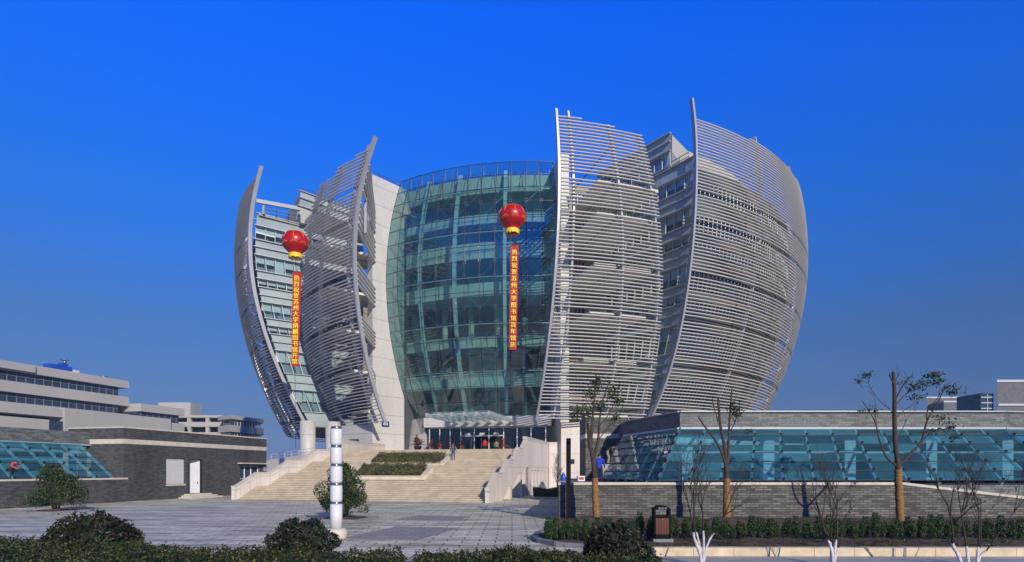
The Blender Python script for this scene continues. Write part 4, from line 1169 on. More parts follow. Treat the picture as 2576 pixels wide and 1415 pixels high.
# casement frames in the glass
b = MB()
for k, xx in enumerate((14.0, 18.6, 23.2, 27.8)):
    for f0, f1 in ((.34, .50),):
        for f in (f0, f1):
            y, z = lerp(33.5, 37.2, f), lerp(ZG0, ZG1, f); b.bar((xx, y - .03, z + .1), (xx + 1.55, y - .03, z + .1), .08, .06)
for f in (.54,):
    y, z = lerp(33.5, 37.2, f), lerp(ZG0, ZG1, f); b.bar((9.0, y, z), (30.8, y, z), .14, .12)
b.build('casement', M['mull'], RH)
# low slate plinth and ramp to the right below the glass
b = MB(); b.quad((30.9, 33.3, 1.2), (60, 39.5, 1.2), (60, 39.5, WT), (30.9, 33.3, WT)); b.build('plinth', M['slate'], RH)
# brick pillar and its ledge at the left end
b = MB(); Yp = 47.0; xa, xb = PX(1473, Yp), PX(1577, Yp)
zb0, zb1 = HC + (HY - 1103) * Yp / F, HC + (HY - 1091.5) * Yp / F
b.prism([(xa, Yp), (xb, Yp), (xb + 1, Yp + 4), (xa, Yp + 4)], WT - .1, zb0); b.prism([(xa, Yp), (xb, Yp), (xb + 1, Yp + 4), (xa, Yp + 4)], zb1, 6.85)
b.build('end_wall', M['brick2'], RH)
b = MB(); b.prism([(xa - .02, Yp - .03), (xb + .02, Yp - .03), (xb + 1, Yp + 4), (xa - .02, Yp + 4)], zb0 + .003, zb1 - .003); b.prism([(xa - .04, Yp - .05), (xb + .04, Yp - .05), (xb + 1, Yp + 4), (xa - .04, Yp + 4)], 6.853, 7.0); b.build('stone_band', M['cap'], RH)
b = MB(); b.box((6.95, 43.3, (WT + 3.1)/2), .55, .5, (3.1 - WT)/2 + .05); b.build('step_block', M['soffit'], RH)

# ================================================================== LEFT BRICK HALL
LH = empty('brick_hall', (-33.4, 51.6, 0), 'dark grey brick hall on the left with white shutter, white door and sloping glass', 'hall')
def LX(Y): return -35.8 + .2485 * (Y - 42)
def LP(Y, off=0.0, z=0.0): return Vector((LX(Y), Y, z)) + D2 * off
def LY(x): return 46.24 / (.2485 + (CX - x) / F)
YC, YE = 51.6, 70.3
def lpr(b, Y0, Y1, o0, o1, z0, z1):
    b.prism([(p.x, p.y) for p in (LP(Y0, o0), LP(Y1, o0), LP(Y1, o1), LP(Y0, o1))], z0, z1)
BZ0, BZ1, ZRF = 5.0, 5.42, 6.36
Yq = LY(417.5), LY(466.6), LY(474), LY(508), LY(604), LY(654)
b = MB(); th = -.5
# wall pieces around the shutter, the door recess and the window
segs = [(YC, Yq[0], 0, BZ0), (Yq[1], Yq[2], 0, BZ0), (Yq[3], Yq[4], 0, BZ0), (Yq[5], YE, 0, BZ0),
        (Yq[0], Yq[1], 0, 1.39), (Yq[0], Yq[1], 3.84, BZ0), (Yq[2], Yq[3], 3.84, BZ0), (Yq[4], Yq[5], 0, 1.75), (Yq[4], Yq[5], 3.25, BZ0)]
for y0, y1, z0, z1 in segs: lpr(b, y0, y1, th, 0, z0, z1)
lpr(b, YC, YE, th, 0, BZ1, ZRF)
# return face to the left and the low wall under the glass
c0 = LP(YC); 
def ret(b, z0, z1, d=0.0):
    a = LP(YC, -.5) ; e = LP(YC) - D2*6
    b.prism([(p.x, p.y) for p in (a - D1*d, e - D1*d, e + D1*.5, a + D1*.5)], z0, z1)
ret(b, 0, BZ0); ret(b, BZ1, ZRF)
BW = b.build('brick_wall', M['brick'], LH)
b = MB(); lpr(b, 24, YC - .003, -.5, 0, 0, WT - .12); b.build('low_wall', M['brick'], LH)
b = MB(); lpr(b, 24, YC + .4, -.55, .05, WT - .117, WT + .02)
lpr(b, YC - .03, YE, -.4, .03, BZ0 + .003, BZ1 - .003)
a = LP(YC, 0); e = LP(YC) - D2*6
b.prism([(p.x, p.y) for p in (a - D1*.03, e - D1*.03, e + D1*.4, a + D1*.4)], BZ0 + .003, BZ1 - .003)
lpr(b, YC - .04, YE + .04, -.6, .04, ZRF + .003, ZRF + .12)
b.prism([(p.x, p.y) for p in (LP(YC, -.6) - D1*.04, e - D1*.04, e + D1*.5, LP(YC, -.6) + D1*.5)], ZRF + .003, ZRF + .12)
b.build('stone_band', M['cap'], LH)
b = MB(); p = [LP(YC + .5, -.5), LP(YE, -.5), LP(YE, -14), LP(YC + .5, -14)]
b.prism([(q.x, q.y) for q in p], ZRF - .5, ZRF - .3); b.prism([(q.x, q.y) for q in (LP(YE, -.5), LP(YE - .4, -.5), LP(YE - .4, -14), LP(YE, -14))], 0, ZRF); b.build('roof', M['soffit'], LH)
# shutter, door, window
b = MB(); lpr(b, Yq[0] + .02, Yq[1] - .02, -.35, -.2, 1.4, 3.83)
z = 1.42
while z < 3.75: lpr(b, Yq[0] + .06, Yq[1] - .06, -.2, -.14, z, z + .09); z += .16
b.build('shutter', M['white'], LH)
b = MB(); lpr(b, Yq[0] - .03, Yq[1] + .03, -.2, .03, 1.25, 1.388); b.build('sill', M['cap'], LH)
b = MB(); lpr(b, Yq[2], Yq[3], -.9, -.8, 0, 3.84); b.build('recess_wall', M['darkmet'], LH)
b = MB(); h0 = LP(Yq[2] + .1, -.75); h1 = LP(Yq[2] + 1.55, -.10)
b.hexa([(h0.x,h0.y,.45),(h1.x,h1.y,.45),(h1.x - .04,h1.y + .05,.45),(h0.x - .04,h0.y + .05,.45),(h0.x,h0.y,3.8),(h1.x,h1.y,3.8),(h1.x - .04,h1.y + .05,3.8),(h0.x - .04,h0.y + .05,3.8)])
DR_ = b.build('door', M['white'], LH)
b = MB(); hm_ = lerp(h0, h1, .86) + (D2*.3 - D1*.1)*.12; b.bar(hm_ + Vector((0,0,1.35)), hm_ + Vector((0,0,1.6)), .05, .05); b.build('handle', M['steel'], DR_)
b = MB(); lpr(b, Yq[2] - .001, Yq[2] + .09, -.3, .02, .42, 3.83); lpr(b, Yq[3] - .09, Yq[3] + .001, -.3, .02, .42, 3.83); lpr(b, Yq[2] + .09, Yq[3] - .09, -.3, .02, 3.74, 3.83); b.build('door_frame', M['darkmet'], LH)
b = MB()
for k in range(3): lpr(b, Yq[2] - 1.2 + .32*k, Yq[3] + 1.2 - .32*k, -.1 if k else -.05, 1.5 - .4*k, .14*k + (.002 if k else 0), .14*(k+1))
b.build('door_step', M['cap'], LH)
b = MB(); lpr(b, Yq[4], Yq[5], -.4, -.3, 1.75, 3.25); WN = b.build('window', M['farwin'], LH)
b = MB()
for f in (0.02, .3, .62, .98):
    y = lerp(Yq[4], Yq[5], f); b.bar(LP(y, -.25, 1.75), LP(y, -.25, 3.25), .1, .1)
b.bar(LP(Yq[4], -.25, 1.78), LP(Yq[5], -.25, 1.78), .1, .08); b.bar(LP(Yq[4], -.25, 3.2), LP(Yq[5], -.25, 3.2), .1, .08)
b.build('window_frame', M['white'], WN)
b = MB(); lpr(b, Yq[4] - .4, Yq[5] + .5, 0.004, .55, 3.42, 3.55); b.build('window_hood', M['cap'], LH)
b = MB(); lpr(b, Yq[5] + .6, Yq[5] + 1.3, .003, .04, 2.6, 3.2); b.build('vent', M['ledge'], LH)
# recessed slate parapet and glass skirt on the left part
b = MB(); lpr(b, 20, YC + .02, -6, -3.6, 4.98, 6.02); b.build('parapet', M['slate'], LH)
b = MB(); lpr(b, 20, YC - .02, -3.58, -3.45, 4.85, 4.97); b.build('gutter', M['ledge'], LH)
skylight(LH, [LP(50.6, -3.55, 4.85), LP(26, -3.55, 4.85)], [LP(51.3, -.75, WT), LP(26, -.75, WT)], [16], 5)
b = MB(); b.quad(LP(20, -7.5, .5), LP(YC, -7.5, .5), LP(YC, -7.5, 5), LP(20, -7.5, 5)); b.build('hall_wall', M['blind'], LH)
b = MB(); b.quad(LP(20, -7.5, 4.9), LP(YC, -7.5, 4.9), LP(YC, -3.7, 4.9), LP(20, -3.7, 4.9)); b.build('hall_ceiling', M['fascia'], LH)
b = MB(); b.quad(LP(20, -7.5, .6), LP(YC, -7.5, .6), LP(YC, -.6, .6), LP(20, -.6, .6)); b.build('hall_floor', M['interior'], LH)
b = MB(); b.quad(LP(20, -4.0, 4.2), LP(YC, -4.0, 4.2), LP(YC, -4.0, 4.9), LP(20, -4.0, 4.9)); b.build('hall_beam', M['white'], LH)
b = MB(); b.bar(LP(28, -2.2, 3.55), LP(51, -2.2, 3.55), .14, .12); b.build('casement', M['mull'], LH)

# ================================================================== FAR LEFT OFFICE BUILDINGS
def AX(Y): return -95.6 + .2485 * (Y - 112)
def AP(Y, off=0.0, z=0.0): return Vector((AX(Y), Y, z)) + D2 * off
def apr(b, Y0, Y1, o0, o1, z0, z1):
    b.prism([(p.x, p.y) for p in (AP(Y0, o0), AP(Y1, o0), AP(Y1, o1), AP(Y0, o1))], z0, z1)
OF = empty('office_building', AP(120), 'long pale office block with dark window bands and a blue roof shed at far left', 'building')
b = MB()
for z0, z1, pr in ((21.7, 23.4, .0), (17.6, 19.7, .0), (13.4, 15.7, -.1), (10.2, 12.6, -.1), (0, 9.8, -.1)):
    apr(b, 85, 139.2, -12, pr, z0, z1)
apr(b, 85, 118, 0.01, 0.5, 21.9, 23.3)
OW = b.build('wall', M['far'], OF)
b = MB()
for z0, z1 in ((19.7, 21.7), (15.7, 17.6), (12.6, 13.4)): apr(b, 85, 137.2, -11.5, -.9, z0 + .004, z1 - .004)
b.build('window_band', M['farwin'], OF)
b = MB(); y = 90.0
while y < 137:
    for z0, z1 in ((19.7, 21.7), (15.7, 17.6)): b.bar(AP(y, -.85, z0), AP(y, -.85, z1), .14, .1)
    y += 1.7
for zz in (20.9, 16.9): b.bar(AP(88, -.85, zz), AP(137.2, -.85, zz), .1, .1)
b.build('window_frame', M['winframe'], OF)
b = MB(); apr(b, 123.6, 128.2, -5.0, -3.0, 23.4, 24.9); apr(b, 126.3, 127.6, -4.6, -3.4, 24.9, 25.5); b.build('roof_shed', M['blueroof'], OF)
b = MB(); apr(b, 128.3, 129.6, -4, -2.8, 23.4, 24.3); b.build('roof_tank', M['white'], OF)
for y in (127.0, 136.0):
    b = MB(); p = AP(y, -3.6); zz = 25.5 if y < 130 else 23.4; b.tube([(p.x, p.y, zz), (p.x, p.y, zz + .6)], .35, 8); b.tube([(p.x, p.y, zz + .6), (p.x, p.y, zz + .72)], .8, 8); b.build('roof_vent', M['steel'], OF)
# projecting lower block of the same building
b = MB(); apr(b, 121, 147, .01, 4.0, 0, 15.2); apr(b, 100, 120.99, .4, 3.6, 13.3, 15.0) ; apr(b, 100, 118, 3.6, 3.9, 9.6, 12.6); apr(b, 100, 119, .01, .4, 0, 12)
b.build('lower_block', M['far'], OF)
b = MB(); apr(b, 118.6, 120.95, 3.0, 3.6, 0, 12.5); b.build('stair_glass', M['farwin'], OF)
O2 = empty('office_building', AP(150), 'lower pale office wing with open balconies between the long block and the library', 'building')
b = MB()
for z0, z1 in ((16.4, 18.2), (12.0, 14.4), (0, 10.2)): apr(b, 139.3, 152, -10, 3.2, z0, z1)
b.build('wall', M['far'], O2)
b = MB()
for z0, z1 in ((14.4, 16.4), (10.2, 12.0)): apr(b, 139.3, 151, -9.5, 2.4, z0 + .004, z1 - .004)
b.build('window_band', M['farwin'], O2)
b = MB(); y = 140.0
while y < 151:
    for z0, z1 in ((14.4, 16.4), (10.2, 12.0)): b.bar(AP(y, 2.45, z0), AP(y, 2.45, z1), .14, .1)
    y += 1.7
b.build('window_frame', M['winframe'], O2)
# colonnaded wing facing the viewer
Yk = 160.0; x0, x1 = PX(428, Yk), PX(560, Yk)
def zk(y, Y=Yk): return HC + (HY - y) * Y / F
b = MB()
for ya, yb_ in ((1045, 1051), (1062, 1074), (1088, 1184)): b.box(((x0+x1)/2, Yk + 4, (zk(ya) + zk(yb_))/2), (x1-x0)/2, 4, (zk(ya) - zk(yb_))/2)
b.build('gallery', M['far'], O2)
b = MB(); k = x0
while k < x1: b.box((k, Yk + .6, (zk(1046) + zk(1184))/2), .45, .45, (zk(1046) - zk(1184))/2 - .01); k += 4.9
b.build('gallery_column', M['far'], O2)
b = MB(); b.quad((x0, Yk + 3, zk(1184)), (x1, Yk + 3, zk(1184)), (x1, Yk + 3, zk(1046)), (x0, Yk + 3, zk(1046))); b.build('window_band', M['farwin'], O2)
b = MB(); xa, xb = PX(398, 166), PX(479, 166); b.box(((xa+xb)/2, 169, zk(1184, 166)/2 + zk(1013, 166)/2), (xb-xa)/2, 3, (zk(1013,166) - zk(1184,166))/2); b.build('roof_block', M['far'], O2)
O3 = empty('office_building', (PX(600, 152), 152, 0), 'pale end pavilion with two wraparound window bands beyond the brick hall', 'building')
Y3 = 150.0
def k3(b, z0, z1, ins):
    a, c, e = Vector((PX(548, Y3+5), Y3 + 5, 0)), Vector((PX(580, Y3), Y3, 0)), Vector((PX(663, Y3 + 14), Y3 + 14, 0))
    d1_, d2_ = (c - a).normalized(), (e - c).normalized()
    i1 = Vector((-d1_.y, d1_.x, 0)); i2 = Vector((-d2_.y, d2_.x, 0))
    a2, c2, e2 = a + i1*ins, c + (i1 + i2)*ins*.8, e + i2*ins - d2_*ins*1.5
    b.prism([(p.x, p.y) for p in (a2, c2, e2, e2 + Vector((-6, 10, 0)), a2 + Vector((-2, 14, 0)))], z0, z1)
b = MB()
for ya, yb_ in ((1043.7, 1054), (1069, 1086), (1097.5, 1190)): k3(b, zk(yb_, Y3) if yb_ < 1185 else 0, zk(ya, Y3), 0)
b.build('wall', M['far'], O3)
b = MB()
for ya, yb_ in ((1054, 1069), (1086, 1097.5)): k3(b, zk(yb_, Y3) + .004, zk(ya, Y3) - .004, 1.3)
b.build('window_band', M['farwin'], O3)
b = MB()
for ya, yb_ in ((1054, 1069), (1086, 1097.5)):
    c, e = Vector((PX(582, Y3+1.4), Y3 + 1.4, 0)), Vector((PX(655, Y3 + 13), Y3 + 13, 0))
    for q in range(11):
        p = lerp(c, e, q/10); b.bar((p.x, p.y, zk(yb_, Y3)), (p.x, p.y, zk(ya, Y3)), .22, .2)
b.build('window_frame', M['ledge'], O3)
# ramp with rail between the brick hall and the stairs
RP = empty('ramp_bridge', (PX(710, 82), 82, 0), 'pale concrete ramp with metal railing between the brick hall and the stairs', 'ramp')
b = MB(); p, q = P(650, 1166, 88), P(790, 1146, 80)
b.bar(p - Vector((0,0,.8)), q - Vector((0,0,.8)), 2.5, 1.7); b.build('deck', M['stone_base'], RP)
b2 = MB()
for f in range(9):
    c = lerp(p, q, f/8); b2.bar(c, c + Vector((0,0,1.0)), .07, .07)
for h in (.25, .6, 1.0): b2.bar(p + Vector((0,0,h)), q + Vector((0,0,h)), .06, .06)
b2.build('rail', M['mull'], RP)
b = MB(); c = P(690, 1175, 86); b.box((c.x, c.y, c.z/2 - .6), 1.5, .5, c.z/2 - .6); b.build('pier', M['soffit'], RP)

# ================================================================== FAR RIGHT BUILDINGS
def farbox(name, x0, x1, yt, Y, dep, mat, label, rz=0.0):
    a, c = PX(x0, Y), PX(x1, Y); zt = HC + (HY - yt) * Y / F
    o = empty(name, ((a + c)/2, Y, 0), label, 'building')
    b = MB(); b.prism([(a, Y), (c, Y), (c*(Y + dep)/Y, Y + dep), (a*(Y + dep)/Y + 1.5, Y + dep)], 0, zt); b.build('wall', mat, o)
    b = MB(); b.prism([(a - .2, Y - .2), (c + .2, Y - .2), (c*(Y + dep)/Y, Y + dep), (a*(Y + dep)/Y + 1.5, Y + dep)], zt + .004, zt + .5); b.build('roof_edge', M['ledge'], o)
    return o, a, c, zt
o, a, c, zt = farbox('brick_building', 2509, 2640, 962, 130, 30, M['farbrick'], 'tall bluish brick block with pale cornice at the right picture edge')
b = MB(); zz = HC + (HY - 1019) * 130 / F; b.box(((a+c)/2, 129.85, zz), (c-a)/2, .12, .22); b.build('stone_band', M['ledge'], o)
b = MB(); b.prism([(a - 2.9, 131), (a - .05, 131), (a - .05, 138), (a - 2.9, 138)], 0, HC + (HY - 990) * 131 / F); b.build('stair_tower', M['farwin'], o)
b = MB()
for q in range(6):
    zz = HC + (HY - 1000 - 14*q) * 131 / F; b.bar((a - 2.8, 130.9, zz), (a - .1, 130.9, zz), .1, .2)
b.bar((a - 1.5, 130.9, 4), (a - 1.5, 130.9, HC + (HY - 992)*131/F), .2, .12)
b.build('window_frame', M['ledge'], o)
b = MB(); p0, p1 = P(2418, 1040, 150), P(2490, 1021, 131.5)
for za, zb_, of in ((0, 0, 0),):
    b.hexa([(p0.x, p0.y, 0), (p1.x, p1.y, 0), (p1.x + 6, p1.y + 8, 0), (p0.x + 6, p0.y + 8, 0), (p0.x, p0.y, p0.z), (p1.x, p1.y, p1.z), (p1.x + 6, p1.y + 8, p1.z), (p0.x + 6, p0.y + 8, p0.z)])
b.build('link_building', M['darkmet'], o)
for q in range(7):
    p = lerp(p0, p1, (q + .5)/7); b = MB(); b.box((p.x - .3, p.y - .3, p.z - 3.4), .75, .3, .8, atan2((p1-p0).y, (p1-p0).x)); b.build('window', M['farwin'], o)
o, a, c, zt = farbox('brick_building', 2332, 2434, 1002, 235, 25, M['farbrick'], 'distant flat roofed brick block left of the tall right edge block', )
b = MB(); xa, xb = PX(2374, 228), PX(2455, 228); zz = HC + (HY - 1013) * 228 / F
b.prism([(xa, 228), (xb, 228), (xb, 235.5), (xa, 235.5)], 0, zz); b.build('front_block', M['farbrick'], o)
b = MB(); b.prism([(xa - .2, 227.7), (xb + .2, 227.7), (xb + .2, 234), (xa - .2, 234)], zz + .004, zz + .6); b.build('front_cornice', M['ledge'], o)
b = MB(); xa2 = PX(2340, 234); b.box((xa2 + 2.5, 234.8, zz - 6), 2.0, .3, 5); b.build('window', M['farwin'], o)
b = MB(); q = P(2429, 1000, 240); b.bar((q.x, q.y, q.z - 1), (q.x, q.y, q.z + 4.5), .2, .2); b.bar((q.x - 2, q.y, q.z + 3.6), (q.x + 2, q.y, q.z + 3.6), .15, .15); b.build('antenna', M['darkmet'], o)
# ================================================================== FOREGROUND BEDS AND KERBS
# raised bed in front of the retaining wall
kx = PX(1345, 23.2)
bed = [(xw0 - .2, Yw + .0), (xw0 - .6, 29.0), (1.55, 26.2), (1.0, 24.0), (1.05, 22.4), (1.7, 21.2), (2.9, 20.5), (4.2, 20.0), (4.8, 19.35), (60, 18.98), (60, Yw)]
def groundmesh(name, pts, z0, fn, nx, ny, mat, kind):
    "bumpy sheet clipped to a polygon"
    xs = [p[0] for p in pts]; ys = [p[1] for p in pts]
    def inside(x, y):
        c = False; n = len(pts); j = n - 1
        for i in range(n):
            if (pts[i][1] > y) != (pts[j][1] > y) and x < (pts[j][0]-pts[i][0])*(y-pts[i][1])/(pts[j][1]-pts[i][1]) + pts[i][0]: c = not c
            j = i
        return c
    b = MB(); x0, x1, y0, y1 = min(xs), max(xs), min(ys), max(ys); ids = {}
    for i in range(nx + 1):
        for j in range(ny + 1):
            x, y = lerp(x0, x1, (i/nx)**1.6), lerp(y0, y1, j/ny); ids[i, j] = (x, y)
    used = {}
    for i in range(nx):
        for j in range(ny):
            c = [ids[i,j], ids[i+1,j], ids[i+1,j+1], ids[i,j+1]]
            if all(inside(*q) for q in c):
                q4 = []
                for q in c:
                    if q not in used: used[q] = b.vert((q[0], q[1], z0 + fn(*q)))
                    q4.append(used[q])
                b.face(q4, True)
    o = b.build(name, mat); o['kind'] = kind; return o
def bump(x, y): 
    return .05 * sin(x*1.7 + y) + .04 * sin(x*3.9 - y*2.3) + .03*sin(x*9 + y*7) + .035*max(0, y - 27)
mounds = [(PX(1500, 29.7), 29.7), (PX(1828, 28.7), 28.7), (PX(2265, 27.3), 27.3)]
def bedz(x, y):
    m = sum(.30 * math.exp(-((x - a)**2 / 1.2 + (y - c)**2 / .8)) for a, c in mounds)
    return .12 + bump(x, y) * .6 + m
sheet('bed_soil_base', [(p[0], p[1]) for p in bed], .06, M['soil'])
groundmesh('bed_soil', bed, 0, bedz, 220, 70, M['soil'], 'structure')
# kerbs round the bed
def kerbline(name, pts, w, h, mat, joint=1.0):
    b = MB()
    for a, c in zip(pts[:-1], pts[1:]):
        a3, c3 = Vector((a[0], a[1], h/2)), Vector((c[0], c[1], h/2)); L = (c3 - a3).length; n = max(1, int(L / joint))
        for k in range(n):
            p, q = lerp(a3, c3, k/n), lerp(a3, c3, (k+1)/n); d = (q - p).normalized()*.006
            b.bar(p + d, q - d, w, h * random.uniform(.985, 1.0))
    o = b.build(name, mat); o['kind'] = 'structure'; return o
cur = []
cpt = [(xw0 - .55, 29.0), (1.55, 26.2), (1.02, 24.6), (.9, 23.4), (1.05, 22.3), (1.6, 21.3), (2.6, 20.6), (3.7, 20.15), (4.3, 19.7)]
for a, c in zip(cpt[:-1], cpt[1:]): cur.append(a)
kerbline('grey_kerb', cpt, .22, .17, M['kerbgrey'], .9)
kerbline('kerb', [(4.45, 19.02), (60, 18.7)], .30, .27, M['kerb'], 1.25)
# planted strip in front (hedges stand in it)
sheet('hedge_soil', [(-40, 8), (7.0, 8), (7.0, 16.6), (-2.6, 17.6), (-15, 19.0), (-40, 21)], .03, M['soil'])

# ================================================================== HEDGES AND BUSHES
def polyhedge(name, pts, h, n, size, mat, label, group=None, cutend=None, ridge=.10):
    xs = [p[0] for p in pts]; ys = [p[1] for p in pts]
    def inside(x, y):
        c = False; m = len(pts); j = m - 1
        for i in range(m):
            if (pts[i][1] > y) != (pts[j][1] > y) and x < (pts[j][0]-pts[i][0])*(y-pts[i][1])/(pts[j][1]-pts[i][1]) + pts[i][0]: c = not c
            j = i
        return c
    def hh(x, y): return h * (1 + ridge*sin(x*1.9 + y*1.3) + ridge*.8*sin(x*4.3 - y*3.1) + .06*sin(x*11+y*5))
    P_ = []
    k = 0
    while k < n:
        x, y = random.uniform(min(xs), max(xs)), random.uniform(min(ys), max(ys))
        if not inside(x, y): continue
        k += 1
        f = random.random()
        top = hh(x, y)
        z = top * (random.uniform(.80, 1.04) if f < .75 else random.uniform(.2, .9))
        if random.random() < .03: z = top * random.uniform(1.03, 1.22)
        P_.append((x, y, .03 + z))
    for a, c in zip(pts, pts[1:] + pts[:1]):
        L = (Vector(a) - Vector(c)).length
        for _ in range(int(L * n / 220)):
            f = random.random(); P_.append((lerp(a[0], c[0], f) + random.gauss(0, .07), lerp(a[1], c[1], f) + random.gauss(0, .07), random.uniform(.1, 1.0) * h))
    b = MB(); leafcloud(P_, size, b, up=.35, asp=.55)
    sh = MB(); k = 0
    while k < n // 260:
        x, y = random.uniform(min(xs), max(xs)), random.uniform(min(ys), max(ys))
        if not inside(x, y): continue
        k += 1; z = hh(x, y)*.9; e = Vector((x + random.uniform(-.06, .06), y + random.uniform(-.06, .06), z + random.uniform(.10, .26)))
        sh.tube([(x, y, z), e], [.006, .003], 4); leafcloud([lerp(Vector((x, y, z)), e, q) + Vector((random.gauss(0, .025), random.gauss(0, .025), 0)) for q in (.4, .6, .75, .9, 1)], size*.9, b, up=.6, asp=.5)
    cx_, cy_ = sum(xs)/len(xs), sum(ys)/len(ys)
    o = b.build(name, mat, None, loc=(cx_, cy_, 0)); tag(o, label, 'hedge', group)
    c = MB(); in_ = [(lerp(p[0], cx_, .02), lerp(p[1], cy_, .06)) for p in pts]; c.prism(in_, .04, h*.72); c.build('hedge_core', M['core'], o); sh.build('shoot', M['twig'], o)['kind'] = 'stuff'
    return o
polyhedge('hedge', [(-24, 13.2), (-3.3, 13.6), (-2.75, 14.6), (-2.9, 15.9), (-4.9, 16.0), (-8, 16.6), (-16.5, 18.9), (-24, 20.0)], .54, 40000, .085, M['leaf_hedge'], 'long clipped green hedge at the lower left with bushes growing out of it')
polyhedge('hedge', [(-2.35, 13.8), (3.6, 13.4), (3.55, 15.1), (1.5, 15.9), (-.6, 16.0), (-2.25, 15.5)], .54, 13000, .085, M['leaf_hedge'], 'short clipped hedge with yellowing leaves right of the gap at bottom centre')
def bush(name, c, rx, ry, rz_, n, size, mat, label, cat='bush', group=None, seed=0, stems=True, base=0.0, lob=.16):
    rnd = random.Random(seed); P_ = []
    ph = [rnd.uniform(0, 6.28) for _ in range(6)]
    for _ in range(n):
        th = rnd.uniform(0, 2*pi); u = rnd.uniform(-.75, 1.0); sr_ = sqrt(max(0, 1 - u*u))
        k = 1 + lob*sin(3*th + ph[0] + u*2) + lob*.7*sin(5*th + ph[1] - u*4) + lob*.5*sin(7*u + ph[2] + 2*th)
        d = rnd.uniform(.72, 1.0) ** .6 * k * (1.0 if rnd.random() > .05 else 1.12)
        P_.append((c[0] + rx*sr_*cos(th)*d, c[1] + ry*sr_*sin(th)*d, base + rz_*(.75 + u*d)/1.75 * 1.0))
    b = MB(); leafcloud(P_, size, b, up=.3, asp=.42)
    o = b.build(name, mat, None, loc=(c[0], c[1], 0)); tag(o, label, cat, group)
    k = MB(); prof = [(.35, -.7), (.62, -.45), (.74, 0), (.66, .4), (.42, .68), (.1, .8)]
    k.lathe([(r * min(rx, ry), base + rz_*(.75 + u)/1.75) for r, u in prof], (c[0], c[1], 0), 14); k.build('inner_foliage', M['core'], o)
    return o
bush('bush', (PX(232, 18.6), 18.6, 0), 1.22, 1.0, 1.28, 5200, .15, M['leaf_dark'], 'broad dark leaved bush behind the left hedge', seed=1)
bush('bush', (PX(755, 17.6), 17.6, 0), .92, .85, 1.22, 4200, .14, M['leaf_dark'], 'round dark bush at the foot of the white lamp post', seed=2)
bush('bush', (PX(1541, 16.0), 16.0, 0), .80, .75, 1.25, 3800, .15, M['leaf_dark'], 'glossy dark bush by the curved kerb in front of the litter bin', seed=3)

# two broadleaf trees in square stone planting pits on the plaza
def plazatree(x, y, w, h, n, label, seed, size):
    rnd = random.Random(seed)
    r = empty('evergreen_tree', (x, y, 0), label, 'tree')
    k = MB(); s = 1.25; rz = atan2(D2.y, D2.x)
    for i, j, a, c in ((0, -s, s + .1, .1), (0, s, s + .1, .1), (-s, 0, .1, s - .1), (s, 0, .1, s - .1)):
        p = Vector((x, y, 0)) + D2*i + D1*j; k.box((p.x, p.y, .08), a, c, .08, rz)
    pit = k.build('tree_pit_kerb', M['kerbgrey'], None, loc=(x, y, 0)); pit['kind'] = 'structure'
    k = MB(); m = 9
    for i in range(m):
        for j in range(m):
            def q(a, c):
                u, v = (a/m - .5)*2.3, (c/m - .5)*2.3; p = Vector((x, y, 0)) + D2*u + D1*v
                p.z = .1 + .14*max(0, 1 - (u*u + v*v)) + .02*sin(u*9 + v*7); return p
            k.quad(q(i, j), q(i+1, j), q(i+1, j+1), q(i, j+1))
    so = k.build('tree_pit_soil', M['soil'], None, loc=(x, y, 0)); so['kind'] = 'structure'
    tr = MB(); tips = []
    for q in range(6):
        a = q*1.05 + rnd.uniform(-.3, .3); L = h*rnd.uniform(.45, .62); sp = w*rnd.uniform(.12, .26)
        pth = [(x + .1*cos(a), y + .1*sin(a), .1), (x + sp*.35*cos(a), y + sp*.35*sin(a), .1 + L*.4), (x + sp*cos(a), y + sp*sin(a), .1 + L)]
        tr.tube(pth, [.055, .04, .025], 7)
        for _ in range(4):
            f = rnd.uniform(.5, 1); s0 = lerp(Vector(pth[1]), Vector(pth[2]), f); aa = a + rnd.uniform(-1.2, 1.2)
            e = s0 + Vector((cos(aa)*w*.22, sin(aa)*w*.22, h*rnd.uniform(.05, .28))); tr.tube([s0, lerp(s0, e, .5) + Vector((0,0,.05)), e], [.022, .015, .008], 5)
    tr.build('trunk', M['bark'], r)
    P_ = []; lobes = []
    for _ in range(34):
        u = rnd.random(); zz = lerp(.24, .93, u); rr = (w/2)*(1 - max(0, (zz - .32)/.68)**1.45)*rnd.uniform(.45, .92); a = rnd.uniform(0, 6.28)
        lobes.append((x + rr*cos(a), y + rr*sin(a), zz*h, rnd.uniform(.20, .36)*w*.62))
    for _ in range(n):
        lx, ly, lz, lr = rnd.choice(lobes); v = Vector((rnd.gauss(0, 1), rnd.gauss(0, 1), rnd.gauss(0, .8))).normalized() * lr * rnd.uniform(.35, 1.0)**.5
        if lz + v.z < .14*h: continue
        P_.append((lx + v.x, ly + v.y, lz + v.z))
    b = MB(); leafcloud(P_, size, b, up=.2, asp=.42); b.build('crown', M['leaf_tree'], r)
    return r
plazatree(PX(141, 38.4), 38.4, 3.2, 2.95, 8500, 'round dark evergreen tree in a square pit before the left brick wall', 11, .15)
plazatree(PX(868, 32.4), 32.4, 2.95, 3.0, 8500, 'cone shaped evergreen tree in a square pit behind the white lamp post', 12, .14)

